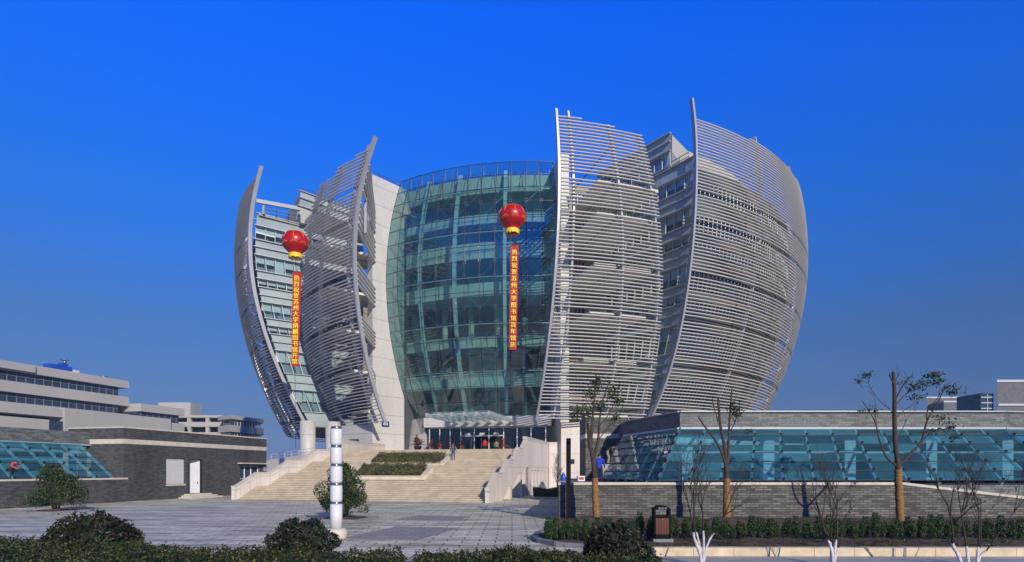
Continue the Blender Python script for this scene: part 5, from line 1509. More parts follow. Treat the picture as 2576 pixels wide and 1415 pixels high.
# clipped shrubs in rows in the right hand bed (each its own plant)
def shrub_proto(seed, tall):
    rnd = random.Random(seed); P_ = []
    for _ in range(620):
        u = rnd.random(); a = rnd.uniform(0, 6.28); rr = .15*(1 - .45*abs(u - .5)*2)*rnd.uniform(.5, 1.1)
        P_.append((rr*cos(a), rr*sin(a), .08 + u*tall + (rnd.uniform(0, .1) if u > .9 else 0)))
    b = MB(); st = random.getstate(); random.seed(seed); leafcloud(P_, .065, b, up=.5, asp=.5); random.setstate(st)
    o = b.build('box_shrub', M['leaf_shrub'], None, loc=(0, 0, 0))
    s = MB(); s.tube([(0, 0, -.05), (.01, 0, tall*.7)], [.02, .01], 5); s.build('stem', M['twig'], o)
    return o
protos = [shrub_proto(50 + k, .44 + .05*k) for k in range(4)]
used = [0]*4; SH = 'small box shrubs in the bed before the retaining wall'
spots = []
for row, (y0, x0, x1) in enumerate(((22.7, 1.35, 19.6), (23.5, 1.6, 20.4))):
    x = x0
    while x < x1:
        if not (row == 0 and 2.9 < x < 3.0): spots.append((x + random.uniform(-.05, .05), y0 + random.uniform(-.12, .12)))
        x += random.uniform(.30, .40) if row == 0 else random.uniform(.38, .5)
for q in range(7): spots.append((1.35 + .27*q + random.uniform(-.05, .05), 21.75 + .08*sin(q*2.0) - .13*q*.6 + .5))
for x, y in spots:
    k = random.randrange(4)
    o = protos[k] if not used[k] else copy_tree(protos[k])
    used[k] += 1
    o.location = (x, y, max(.05, bedz(x, y) - .02)); o.rotation_euler = (0, 0, random.uniform(0, 6.28)); s = random.uniform(.82, 1.18); o.scale = (s, s, s*random.uniform(.9, 1.12))
    tag(o, 'small upright box shrub in the rows before the right retaining wall', 'shrub', SH)
# weeds and litter on the soil
def scatter(name, n, fn, size, mat, up, asp, kind='stuff'):
    b = MB(); leafcloud([fn() for _ in range(n)], size, b, up=up, asp=asp); o = b.build(name, mat); o['kind'] = kind; return o
clumps = [(random.uniform(3.5, 19), random.uniform(19.5, 22.0), random.uniform(.15, .4)) for _ in range(60)] + [(random.uniform(2, 20), random.uniform(24.4, 31.2), random.uniform(.2, .6)) for _ in range(90)]
def weed():
    c = random.choice(clumps); x, y = random.gauss(c[0], c[2]*.6), random.gauss(c[1], c[2]*.4)
    return (x, min(max(y, 19.3), 31.5), bedz(x, y) + random.uniform(0, .07))
scatter('weeds', 7000, weed, .07, M['grass'], .5, .4)
def lit():
    x, y = random.uniform(1.8, 20), random.uniform(19.4, 31.6); return (x, y, bedz(x, y) + .012)
scatter('leaf_litter', 2600, lit, .07, M['litter'], 2.5, .6)

# ================================================================== TREES WITH STRAW WRAPPED TRUNKS
def bez(pts, n=5):
    "smooth a polyline a little"
    out = []
    for k in range(len(pts) - 1):
        p0 = pts[max(k-1, 0)]; p1 = pts[k]; p2 = pts[k+1]; p3 = pts[min(k+2, len(pts)-1)]
        for q in range(n):
            t = q/n; out.append(0.5*((2*p1) + (p2-p0)*t + (2*p0 - 5*p1 + 4*p2 - p3)*t*t + (3*p1 - p0 - 3*p2 + p3)*t**3))
    out.append(pts[-1]); return out
def wrapped_tree(Y, base, wraptop, limbs, label, leaves, nleaf, r0, seed):
    rnd = random.Random(seed)
    b0 = P(base[0], base[1], Y); b0.z = bedz(b0.x, Y) - .05
    root = empty('pruned_tree', (b0.x, Y, 0), label, 'tree', 'pruned trees with straw wrapped trunks')
    w = MB(); top = P(wraptop[0], wraptop[1], Y)
    n = 64; path = [lerp(b0, top, k/n) + Vector((.012*sin(k*.35), 0, 0)) for k in range(n + 1)]
    rad = [(r0*1.25 + (lerp(.02, 0, k/n))) * (1.0 + (.09, -.05, .05, -.09)[k % 4]) * rnd.uniform(.93, 1.07) for k in range(n + 1)]
    w.tube(path, rad, 14, True, .02)
    w.build('straw_wrap', M['straw'], root)
    tb = MB(); tb.tube([top - Vector((0,0,.1)), top + Vector((0,0,.001))], [r0*1.05, r0*1.0], 12)
    tips = []
    for L in limbs:
        pts = []; dep = 0.0
        dd = rnd.uniform(-.5, .5)
        for k, q in enumerate(L['p']):
            f = k / (len(L['p']) - 1); y = Y + L.get('d', dd) * f * (1 if k else 0)
            pts.append(P(q[0], q[1], Y) if k == 0 else Vector((PX(q[0], y), y, HC + (HY - q[1])*y/F)))
        pp = bez(pts); m = len(pp); rr = [lerp(L['r'][0], L['r'][1], k/(m-1)) for k in range(m)]
        tb.tube(pp, rr, 8 if L['r'][0] > .04 else 5, True, .04)
        tips.append((pp, rr))
        for _ in range(L.get('tw', 2) + 2):
            k = rnd.randrange(m//3, m); s = pp[k]; a = (pp[-1] - pp[0]).normalized()
            e = s + (a*rnd.uniform(.1, .5) + Vector((rnd.uniform(-.5, .5), rnd.uniform(-.4, .4), rnd.uniform(-.05, .5))))*rnd.uniform(.4, .9)
            tb.tube([s, lerp(s, e, .5) + Vector((0, 0, .04)), e], [min(.012, rr[k]*.6), .008, .004], 4)
    tb.build('trunk', M['bark'], root)
    P_ = []; tw = MB()
    for (x, y, rx, ry, cnt) in leaves:
        c = P(x, y, Y)
        for _ in range(int(cnt*1.6)):
            P_.append(P(x + rnd.gauss(0, rx*.45), y + rnd.gauss(0, ry*.45), Y) + Vector((0, rnd.gauss(0, .25), 0)))
        for _ in range(max(2, cnt//18)):
            e = P(x + rnd.gauss(0, rx*.5), y + rnd.gauss(0, ry*.5), Y) + Vector((0, rnd.gauss(0, .2), 0)); s = c + (c - b0).normalized()*-.35
            tw.tube([s, lerp(s, e, .5) + Vector((0,0,.05)), e], [.009, .006, .004], 4)
    if P_:
        b = MB(); leafcloud(P_, .155, b, up=.1, asp=.42); cr = b.build('crown', M['leaf_tree'], root)
        tw.build('twig', M['bark'], cr)
    return root
wrapped_tree(29.7, (1500, 1306), (1496, 1203), [
    dict(p=[(1496, 1204), (1493, 1160), (1484, 1120), (1480, 1085)], r=(.135, .085), d=0),
    dict(p=[(1486, 1125), (1489, 1080), (1492, 1040), (1497, 985), (1500, 940)], r=(.085, .02)),
    dict(p=[(1484, 1120), (1481, 1075), (1472, 1050), (1455, 1042), (1440, 1030)], r=(.04, .008), tw=4),
    dict(p=[(1492, 1160), (1504, 1110), (1508, 1060), (1516, 1010), (1530, 965)], r=(.08, .015), tw=5),
    dict(p=[(1508, 1070), (1526, 1050), (1548, 1010), (1556, 975)], r=(.035, .008), tw=4),
    dict(p=[(1502, 1112), (1530, 1075), (1545, 1060), (1560, 1035)], r=(.03, .006), tw=4),
    dict(p=[(1480, 1085), (1478, 1069), (1477, 1064)], r=(.05, .045), tw=0),
    dict(p=[(1490, 1040), (1476, 1005), (1468, 985)], r=(.02, .006), tw=3)],
    'slim pruned tree with leafy top and straw wrapped trunk beside the black post',
    [(1500, 965, 24, 18, 70), (1540, 985, 22, 22, 110), (1485, 990, 22, 12, 60), (1555, 1010, 14, 16, 50), (1510, 1020, 26, 14, 70), (1460, 1030, 20, 12, 60), (1550, 1050, 16, 14, 60), (1478, 1045, 16, 10, 40), (1448, 1045, 12, 12, 30)], 0, .125, 21)
wrapped_tree(28.7, (1828, 1312), (1828, 1203), [
    dict(p=[(1828, 1204), (1827, 1170)], r=(.125, .12), d=0, tw=0),
    dict(p=[(1826, 1172), (1812, 1130), (1790, 1095), (1770, 1070), (1756, 1048)], r=(.075, .03), tw=1),
    dict(p=[(1828, 1172), (1822, 1120), (1812, 1070), (1807, 1010), (1806, 1000)], r=(.09, .05), tw=1),
    dict(p=[(1830, 1172), (1833, 1120), (1834, 1075), (1838, 1020), (1841, 978)], r=(.08, .03), tw=2),
    dict(p=[(1834, 1090), (1848, 1065), (1857, 1040)], r=(.03, .012), tw=2),
    dict(p=[(1806, 1060), (1796, 1025), (1791, 1000)], r=(.03, .02), tw=1),
    dict(p=[(1836, 1060), (1846, 1030), (1850, 1005)], r=(.02, .006), tw=2),
    dict(p=[(1832, 1130), (1846, 1110), (1862, 1085)], r=(.014, .005), tw=2)],
    'pruned tree of cut branches with straw wrapped trunk in front of the glass hip corner',
    [(1848, 1030, 16, 20, 70), (1858, 1045, 10, 10, 25), (1885, 1084, 10, 5, 14)], 0, .125, 22)
wrapped_tree(27.3, (2265, 1319), (2259, 1182), [
    dict(p=[(2259, 1183), (2259, 1166)], r=(.125, .12), d=0, tw=0),
    dict(p=[(2259, 1168), (2253, 1120), (2250, 1050), (2250, 985), (2247, 936)], r=(.115, .07), d=0, tw=1),
    dict(p=[(2256, 1172), (2230, 1150), (2212, 1105), (2204, 1070), (2190, 1040), (2168, 1008)], r=(.05, .015), tw=3),
    dict(p=[(2202, 1070), (2202, 1030), (2200, 1000)], r=(.02, .006), tw=2),
    dict(p=[(2262, 1172), (2290, 1142), (2318, 1110), (2332, 1060), (2352, 1025), (2370, 990), (2377, 968)], r=(.06, .022), tw=2),
    dict(p=[(2300, 1135), (2335, 1095), (2365, 1082), (2398, 1075)], r=(.035, .008), tw=4),
    dict(p=[(2332, 1062), (2333, 1035), (2360, 1000), (2363, 985)], r=(.03, .015), tw=1),
    dict(p=[(2252, 1050), (2238, 1030), (2215, 1010), (2195, 985), (2185, 965)], r=(.022, .007), tw=4),
    dict(p=[(2253, 1005), (2275, 965), (2295, 945)], r=(.035, .018), tw=2),
    dict(p=[(2253, 1020), (2280, 990), (2318, 960)], r=(.03, .012), tw=4),
    dict(p=[(2254, 1050), (2278, 1030), (2290, 1025)], r=(.02, .008), tw=2),
    dict(p=[(2250, 970), (2240, 950), (2237, 942)], r=(.03, .025), tw=0),
    dict(p=[(2249, 962), (2258, 948), (2262, 941)], r=(.02, .015), tw=0),
    dict(p=[(2256, 1110), (2275, 1070), (2285, 1050), (2305, 1035)], r=(.02, .007), tw=3)],
    'large bare pruned tree with a thick central stem and straw wrapped trunk',
    [(2180, 945, 13, 9, 34), (2163, 958, 8, 6, 14), (2345, 945, 22, 10, 70), (2360, 960, 10, 8, 26), (2330, 965, 14, 12, 40), (2400, 985, 11, 16, 40), (2388, 975, 10, 6, 18), (2300, 975, 22, 10, 40), (2310, 1000, 18, 10, 34), (2280, 960, 20, 12, 24), (2370, 1052, 18, 14, 34), (2388, 1075, 14, 14, 44), (2400, 1098, 12, 10, 26), (2175, 1035, 12, 6, 14), (2205, 1032, 7, 5, 12), (2345, 1085, 14, 8, 18)], 0, .125, 23)

# leafless shrubs with whitewashed feet
def bare_shrub(Y, stems, label, seed, top=None, white_h=.9, den=1.0):
    rnd = random.Random(seed); x0 = sum(s[0][0] for s in stems)/len(stems)
    root = empty('bare_shrub', (PX(x0, Y), Y, 0), label, 'shrub', 'leafless shrubs with whitewashed stems')
    wb2 = MB(); tb = MB()
    def grow(p, d, L, r, lev):
        n = 4; pts = [p]; dd = d.copy()
        for k in range(n):
            dd = (dd + Vector((rnd.gauss(0, .07), rnd.gauss(0, .07), rnd.gauss(.04, .05)))).normalized(); pts.append(pts[-1] + dd*L/n)
        tb.tube(pts, [lerp(r, r*.5, k/n) for k in range(n + 1)], 6 if r > .012 else 4)
        if lev <= 0: return
        m = {4: 3, 3: 3, 2: 3, 1: 2}[lev]
        for _ in range(m):
            k = rnd.randrange(2, n + 1); a = Vector((rnd.uniform(-1, 1), rnd.uniform(-1, 1), rnd.uniform(-.15, .75)))
            nd = (dd*.9 + a*.62).normalized()
            grow(pts[k], nd, L*rnd.uniform(.5, .8), max(.0042, r*.56), lev - 1)
    for s in stems:
        pts = [P(x, y, Y) + Vector((0, rnd.uniform(-.05, .05), 0)) for x, y in s[:-1]]
        if pts[0].z > 0.02: pts[0].z = -.02
        r = s[-1]; pp = bez(pts, 4)
        wb2.tube(pp, [r*lerp(1.15, .8, k/(len(pp)-1))*rnd.uniform(.93, 1.07) for k in range(len(pp))], 9, True, .16)
        d = (pp[-1] - pp[-3]).normalized(); d = (d + Vector((0, rnd.uniform(-.25, .25), .5))).normalized()
        grow(pp[-1] - d*.02, d, rnd.uniform(.95, 1.3)*den, r*.80, 4 if r > .024 else 3)
    tb.build('branch', M['twig'], root); wb2.build('stem', M['lime'], root)
    return root
bare_shrub(16.9, [[(1764, 1440), (1762, 1405), (1756, 1380), (1746, 1352), (1744, 1338), .045], [(1765, 1440), (1768, 1395), (1770, 1360), (1769, 1335), .034], [(1766, 1440), (1776, 1385), (1790, 1352), (1797, 1341), .03], [(1763, 1440), (1762, 1385), (1755, 1350), (1752, 1340), .03]],
           'leafless shrub with white painted forked stems right of the litter bin', 31, den=1.0)
bare_shrub(16.9, [[(2094, 1440), (2093, 1400), (2087, 1370), (2084, 1360), .04], [(2095, 1440), (2098, 1395), (2102, 1370), (2106, 1358), .036], [(2096, 1440), (2103, 1400), (2108, 1378), .022], [(2093, 1440), (2091, 1390), (2090, 1365), .025]],
           'leafless shrub with white stems below the large bare tree', 32, den=1.05)
bare_shrub(16.9, [[(2425, 1440), (2412, 1400), (2400, 1375), (2394, 1366), .05], [(2440, 1440), (2435, 1400), (2432, 1375), .04], [(2455, 1440), (2458, 1400), (2460, 1376), .034], [(2458, 1440), (2468, 1400), (2478, 1385), .026], [(2452, 1440), (2464, 1395), (2466, 1378), .026]],
           'leafless shrub with spreading white stems near the lower right corner', 33, den=1.15)
# thin bare sapling by the corner wall
rnd = random.Random(5); sp = P(1400, 0, 59.4); sp.z = .1
SPL = empty('bare_sapling', (sp.x, sp.y, 0), 'thin bare sapling against the pale corner wall', 'tree')
tb = MB(); tb.tube([(sp.x, sp.y, 0), (sp.x + .05, sp.y, 1.4), (sp.x, sp.y, 4.4)], [.05, .04, .008], 6)
for k in range(34):
    z = rnd.uniform(1.3, 3.9); a = rnd.uniform(0, 6.28); L = (4.7 - z)*.42*rnd.uniform(.6, 1)
    s = Vector((sp.x + .03, sp.y, z)); e = s + Vector((cos(a)*L*.6, sin(a)*L*.6, L)); tb.tube([s, lerp(s, e, .5) + Vector((cos(a)*.08, 0, -.05)), e], [.016, .01, .005], 4)
    for _ in range(3):
        f = rnd.uniform(.3, .9); q = lerp(s, e, f); aa = a + rnd.uniform(-1, 1); e2 = q + Vector((cos(aa)*.25, sin(aa)*.25, .4)); tb.tube([q, e2], [.007, .004], 4)
tb.build('trunk', M['twig'], SPL)

# ================================================================== LAMP, POST, BIN
lb = P(846, 1357, 23.4); lb.z = 0
def lz(y): return HC + (HY - y)*23.4/F
LM = empty('lamp_post', lb, 'tall white cylindrical lamp post of stacked drums with steel rings', 'lamp')
b = MB(); zb = lz(1330); b.lathe([(.36, 0), (.41, .10), (.43, .28), (.40, .40), (.33, .44), (.30, .45)], lb, 32); b.build('base', M['cap'], LM)
b = MB(); b.lathe([(.235, .42), (.232, lz(1269)), (.21, lz(1269) + .005)], lb, 32); b.build('post', M['white'], LM)
segs = [(1236, 1228), (1226, 1152.5), (1151, 1142.5), (1141, 1077), ]
def yy(c): return (1600 + c/1.84)/1.59
drums = [(752, 630), (612, 490), (473, 352), (335, 215)]; rings = [(768, 752), (630, 612), (490, 473), (352, 335), (215, 197)]
for a, c in drums:
    z0, z1 = lz(yy(a)), lz(yy(c)); b = MB(); b.lathe([(.18, z0), (.215, z0 + .02), (.232, z0 + .09), (.232, z1 - .05), (.22, z1 - .01), (.18, z1)], lb, 32); b.build('drum', M['white'], LM)
for a, c in rings:
    z0, z1 = lz(yy(a)), lz(yy(c)); b = MB(); b.lathe([(.205, z0), (.205, z1)], lb, 32); b.build('ring', M['steel'], LM)

pb0 = P(1430, 0, 31.25); BP = empty('black_post', (pb0.x, pb0.y, 0), 'tall black square post standing at the left end of the retaining wall', 'post')
b = MB(); zt = HC + (HY - 1103)*31.25/F; b.box((pb0.x, pb0.y, zt/2), .115, .07, zt/2); b.build('post', M['black'], BP)
b = MB(); b.box((pb0.x, pb0.y, .16), .2, .18, .03); b.build('base_plate', M['darkmet'], BP)

bn = P(1663, 0, 21.9); bz = .22
BN = empty('litter_bin', (bn.x, bn.y, bz), 'black litter bin with red brown wooden slats standing in the bed', 'litter bin')
W_ = .27; H_ = 1.20
b = MB(); b.box((bn.x, bn.y, bz + .085), W_ + .01, .2, .085)
for s in (-1, 1): b.hexa([(bn.x + s*W_ - .025, bn.y - .2, bz), (bn.x + s*W_ + .025, bn.y - .2, bz), (bn.x + s*W_ + .025, bn.y + .2, bz), (bn.x + s*W_ - .025, bn.y + .2, bz), (bn.x + s*(W_+.0) - .03, bn.y - .2, bz + 1.06), (bn.x + s*W_ + .03, bn.y - .2, bz + 1.06), (bn.x + s*W_ + .03, bn.y + .2, bz + 1.06), (bn.x + s*W_ - .03, bn.y + .2, bz + 1.06)])
b.box((bn.x, bn.y, bz + .80), W_ - .03, .19, .045)
b.build('frame', M['black'], BN)
b = MB(); hp = [(-W_ - .04, 1.06), (W_ + .04, 1.06), (W_ + .04, 1.09), (.12, 1.20), (-.12, 1.20), (-W_ - .04, 1.09)]
b.extrude([(bn.x + x, bn.y - .22, bz + z) for x, z in hp], (0, .44, 0)); RF = b.build('hood', M['black'], BN)
for k in range(5):
    b = MB(); x = bn.x - .19 + .095*k; b.box((x, bn.y - .185, bz + .46), .043, .012, .29); b.build('slat', M['wood'], BN)
b = MB(); b.box((bn.x, bn.y + .03, bz + .46), W_ - .03, .13, .29); b.build('liner', M['darkmet'], BN)
b = MB(); b.box((bn.x, bn.y - .205, bz + .70), .018, .01, .018); b.build('lock', M['steel'], BN)
text('lettering', '苏州大学', .075, M['ledge'], BN, (bn.x, bn.y - .226, bz + 1.105), (pi/2, 0, 0))
b = MB(); b.box((bn.x + .02, bn.y, bz - .06), .36, .27, .06); o = b.build('bin_plinth', M['kerbgrey'], BN)

# ================================================================== LANTERN BALLOONS AND BANNERS
def lantern(x, y, d, Y, label, tether):
    c = P(x, y, Y); R = d*Y/F/2
    L = empty('lantern_balloon', c, label, 'balloon', 'lantern balloons')
    b = MB(); prof = []
    for k in range(25):
        u = -pi/2 + pi*k/24; prof.append((R*cos(u)*(1 if u > -.5 else 1), R*.86*sin(u)))
    prof = [(R*.52, -R*.80), ] + [q for q in prof if q[1] > -R*.74]
    b.lathe([(R*.50, -R*.98), (R*.46, -R*.86)] + prof[1:], c, 40); b.build('envelope', M['red'], L)
    b = MB(); n = 44
    for k in range(n):
        a0, a1 = 2*pi*k/n, 2*pi*(k + .9)/n; dz = random.uniform(0, .12)*R
        for a in (a0,):
            p = [c + Vector((R*.50*cos(a0), R*.50*sin(a0), -R*.90)), c + Vector((R*.50*cos(a1), R*.50*sin(a1), -R*.90)), c + Vector((R*.52*cos(a1), R*.52*sin(a1), -R*1.16 - dz)), c + Vector((R*.52*cos(a0), R*.52*sin(a0), -R*1.16 - dz))]
            b.quad(*p)
    b.build('fringe', M['gold'] if False else M['yellow'], L)
    def onp(a, u, e=.012): return c + Vector((R*(1+e)*cos(u)*sin(a), -R*(1+e)*cos(u)*cos(a), R*.86*(1+e)*sin(u)))
    b = MB()
    for k in range(8):
        a = 2*pi*k/8 + .2
        b.tube([onp(a, u) for u in (.15, .35, .55, .72)], R*.018, 5)
        for s in (-1, 1):          # curled cloud scrolls
            for u0, m in ((-.32, 1), (.93, -.6)):
                pts = []
                for q in range(15):
                    t = q/14; ang = t*4.6; rr = .13*(1 - .72*t)
                    pts.append(onp(a + s*(.16 + rr*cos(ang + pi) * 1.0)*(1.0 if u0 < 0 else 1.35), u0 + m*rr*sin(ang)))
                b.tube(pts, R*.014, 4)
            b.tube([onp(a + s*f*.24, -.20 + .07*cos(f*pi)) for f in (0, .25, .5, .75, 1)], R*.013, 4)
    b.build('gold_scrolls', M['gold'], L)
    b = MB()
    for s in (-.5, 0, .5): b.tube([c + Vector((R*.35*s*2, 0, -R*1.1)), c + Vector((0, 0, -R*1.75))], .018, 4)
    b.tube([c + Vector((0, 0, -R*1.7))] + [P(px, py, yy_) for px, py, yy_ in tether], .022, 4)
    b.build('tether', M['darkmet'], L)
    return L
lantern(743, 610, 66, 60, 'red lantern balloon with gold fringe on the left before the left petals', [(747, 680, 60), (742, 921, 60), (744, 1128, 60.5)])
lantern(1289, 547, 70, 60, 'red lantern balloon with gold fringe right of centre before the curved glass', [(1293, 614, 60), (1290, 882, 60), (1290, 1158, 58)])
def banner(tl, tr, br, bl, Y, body, label, size):
    p = [P(x, y, Y) for x, y in (tl, tr, br, bl)]
    o0 = lerp(p[0], p[1], .5)
    b = MB(); n = 40
    def q(u, v, e): 
        s = lerp(lerp(p[0], p[1], u), lerp(p[3], p[2], u), v); return s + Vector((0, e + .035*sin(v*17)*(u - .2) + .02*sin(v*9 + u*3), 0))
    rings = []
    for k in range(n + 1):
        v = k/n; rings.append([q(0, v, 0), q(.5, v, 0), q(1, v, 0), q(1, v, .015), q(.5, v, .015), q(0, v, .015)])
    b.sweep(rings); o = b.build('banner', M['banner'], None, loc=o0); tag(o, label, 'banner', 'vertical red banners')
    b = MB(); b.tube([p[0] - Vector((.05,0,0)), p[1] + Vector((.05,0,0))], .03, 6); b.build('top_bar', M['wood'], o)
    N_ = len(body); v0, v1 = .075, .955
    for k, ch in enumerate(body):
        v = lerp(v0, v1, (k + .0)/(N_ - 1) if N_ > 1 else 0) if False else lerp(v0, v1, k/(N_ - 1))
        c = lerp(lerp(p[0], p[1], .5), lerp(p[3], p[2], .5), v) + Vector((0, -.085, 0))
        lean = atan2((p[3] - p[0]).x, -(p[3] - p[0]).z)
        t = text('lettering', ch, size, M['yellow'], o, c, (pi/2, 0, 0), bold=.016)
    return o
banner((736, 683), (758.5, 684.5), (750.5, 922), (733, 921), 60, '热烈祝贺苏州大学炳麟图书馆开馆', 'vertical red banner with yellow characters hanging below the left balloon', .58)
banner((1284.5, 618), (1304.5, 615), (1299.5, 880), (1281, 881), 60, '热烈祝贺苏州大学图书馆百年馆庆', 'vertical red banner with yellow characters hanging below the right balloon', .56)

# ================================================================== PEOPLE
BONES = ['torso', 'head', 'arm', 'hand', 'leg', 'foot']
def person(loc, rz, J, mats, label, h=1.70, hairlong=False, coat=False):
    """J: joint positions for a 1.70 m figure facing -Y. One continuous body grown over the joints."""
    sc = h / 1.70
    root = empty('person', loc, label, 'person')
    root.rotation_euler = (0, 0, rz); root.scale = (sc, sc, sc)
    keys = ['pelvis', 'waist', 'chest', 'neck', 'head0', 'head1', 'shL', 'elL', 'wrL', 'shR', 'elR', 'wrR', 'hipL', 'knL', 'anL', 'toL', 'hipR', 'knR', 'anR', 'toR', 'palmL', 'palmR']
    ed = [('pelvis','waist'),('waist','chest'),('chest','neck'),('neck','head0'),('head0','head1'),('chest','shL'),('shL','elL'),('elL','wrL'),('wrL','palmL'),('chest','shR'),('shR','elR'),('elR','wrR'),('wrR','palmR'),
          ('pelvis','hipL'),('hipL','knL'),('knL','anL'),('anL','toL'),('pelvis','hipR'),('hipR','knR'),('knR','anR'),('anR','toR')]
    rad = dict(pelvis=(.155,.115), waist=(.145,.11), chest=(.165,.12), neck=(.058,.058), head0=(.078,.088), head1=(.072,.085), shL=(.085,.075), shR=(.085,.075), elL=(.055,.052), elR=(.055,.052), wrL=(.036,.034), wrR=(.036,.034), palmL=(.036,.022), palmR=(.036,.022),
               hipL=(.10,.105), hipR=(.10,.105), knL=(.066,.068), knR=(.066,.068), anL=(.046,.05), anR=(.046,.05), toL=(.042,.034), toR=(.042,.034))
    if coat: rad.update(pelvis=(.185,.15), waist=(.17,.135), chest=(.18,.135), elL=(.066,.062), elR=(.066,.062), wrL=(.048,.046), wrR=(.048,.046))
    JJ = {k: Vector(v) for k, v in J.items()}
    for s in 'LR':
        d = (JJ['wr'+s] - JJ['el'+s]).normalized(); JJ['palm'+s] = JJ['wr'+s] + d*.085
    me = bpy.data.meshes.new('body'); me.from_pydata([JJ[k] for k in keys], [(keys.index(a), keys.index(c)) for a, c in ed], [])
    o = bpy.data.objects.new('body', me); COL.objects.link(o)
    md = o.modifiers.new('skin', 'SKIN'); md.use_smooth_shade = True
    for i, k in enumerate(keys):
        sv = me.skin_vertices[0].data[i]; sv.radius = rad[k]; sv.use_root = (k == 'pelvis')
    o.modifiers.new('sub', 'SUBSURF').levels = 2
    dg = bpy.context.evaluated_depsgraph_get(); dg.update(); ev = o.evaluated_get(dg); m2 = bpy.data.meshes.new_from_object(ev)
    V = [v.co.copy() for v in m2.vertices]; Fc = [tuple(p.vertices) for p in m2.polygons]
    bpy.data.objects.remove(o, do_unlink=True)
    seg = []
    for a, c in ed:
        if c in ('waist', 'chest') or c.startswith('sh'): t = 'top'
        elif c in ('neck',): t = 'top'
        elif c.startswith('head'): t = 'skin'
        elif c.startswith('el') or c.startswith('wr'): t = 'top'
        elif c.startswith('palm'): t = 'skin'
        elif c.startswith('hip'): t = 'top' if coat else 'low'
        elif c.startswith('kn') or c.startswith('an'): t = 'low'
        else: t = 'shoe'
        seg.append((JJ[a], JJ[c], t))
    order = ['top', 'low', 'skin', 'shoe', 'trim']
    mi = []
    for f in Fc:
        p = sum((V[i] for i in f), Vector()) / len(f); best = None
        for a, c, t in seg:
            d = c - a; L = d.length_squared; u = max(0, min(1, (p - a).dot(d)/L)) if L else 0; dist = (p - a - d*u).length
            if best is None or dist < best[0]: best = (dist, t)
        mi.append(order.index(best[1]))
    b = MB(); b.v = [tuple(v) for v in V]; b.f = Fc; b.m = mi; b.smooth = set(range(len(Fc)))
    # fingers and thumbs, each its own curled chain rooted in the palm
    for s, sg in (('L', -1), ('R', 1)):
        d = (JJ['palm'+s] - JJ['wr'+s]).normalized(); side = Vector((0, -1, 0)); side = (side - d*side.dot(d)).normalized(); nrm = d.cross(side)
        inw = nrm * (-1 if nrm.x * sg > 0 else 1)
        b.cur = order.index('skin')
        for k, (off, L) in enumerate(((-.027, .062), (-.009, .078), (.010, .074), (.027, .058))):
            r0 = JJ['palm'+s] + side*off - d*.015; b.tube([r0, r0 + d*L*.55 + inw*.006, r0 + d*L*.95 + inw*.024, r0 + d*L*1.1 + inw*.045], [.0095, .009, .008, .006], 6)
        r0 = JJ['wr'+s] + d*.035 + side*.02; b.tube([r0, r0 + side*.025 + d*.025 + inw*.008, r0 + side*.034 + d*.055 + inw*.018], [.011, .010, .007], 6)
    # face: nose, ears, eyes, mouth
    hd = lerp(JJ['head0'], JJ['head1'], .35); up = (JJ['head1'] - JJ['head0']).normalized(); fw = Vector((0, -1, 0)) + Vector(J.get('look', (0, 0, 0))); fw = (fw - up*fw.dot(up)).normalized(); sd = up.cross(fw)
    b.cur = order.index('skin')
    b.tube([hd + fw*.082 + up*.03, hd + fw*.105 - up*.008, hd + fw*.088 - up*.016], [.008, .014, .01], 6)
    for s in (-1, 1): b.tube([hd + sd*s*.078 + up*.02, hd + sd*s*.09, hd + sd*s*.078 - up*.03], [.008, .014, .006], 6)
    b.cur = order.index('shoe')
    for s in (-1, 1): b.tube([hd + fw*.083 + sd*s*.030 + up*.026 - sd*.011, hd + fw*.083 + sd*s*.030 + up*.026 + sd*.011], .007, 5)
    b.tube([hd + fw*.087 - up*.042 - sd*.022, hd + fw*.088 - up*.042 + sd*.022], .006, 5)
    me3 = bpy.data.meshes.new('body'); me3.from_pydata(b.v, [], b.f)
    for m in (mats['top'], mats['low'], M['skin'], mats.get('shoe', M['dark_cloth'])): me3.materials.append(m)
    me3.polygons.foreach_set('material_index', b.m); me3.polygons.foreach_set('use_smooth', [k in b.smooth for k in range(len(b.f))]); me3.update()
    ob = bpy.data.objects.new('body', me3); COL.objects.link(ob); ob.parent = root; ORG[ob.name] = Vector((0, 0, 0))
    # hair: a cap over the crown and nape
    hb = MB(); hc = lerp(JJ['head0'], JJ['head1'], .55); rings = []
    for k in range(9):
        u = -0.35 + (pi/2 + .35)*k/8; n = 16; ring = []
        for q in range(n):
            a = 2*pi*q/n; dirn = fw*cos(a) + sd*sin(a); front = max(0, cos(a))
            drop = (u if front < .3 else max(u, .28 + .4*front))
            if hairlong and front < .3 and k == 0: drop = u - .6
            ring.append(hc + dirn*cos(drop)*.098 + up*(sin(drop)*.112 + .01))
        rings.append(ring)
    hb.sweep(rings, True, True)
    mh = bpy.data.meshes.new('hair'); mh.from_pydata(hb.v, [], hb.f); mh.materials.append(M['hair']); mh.polygons.foreach_set('use_smooth', [True]*len(hb.f)); mh.update()
    oh = bpy.data.objects.new('hair', mh); COL.objects.link(oh); oh.parent = root
    return root, JJ
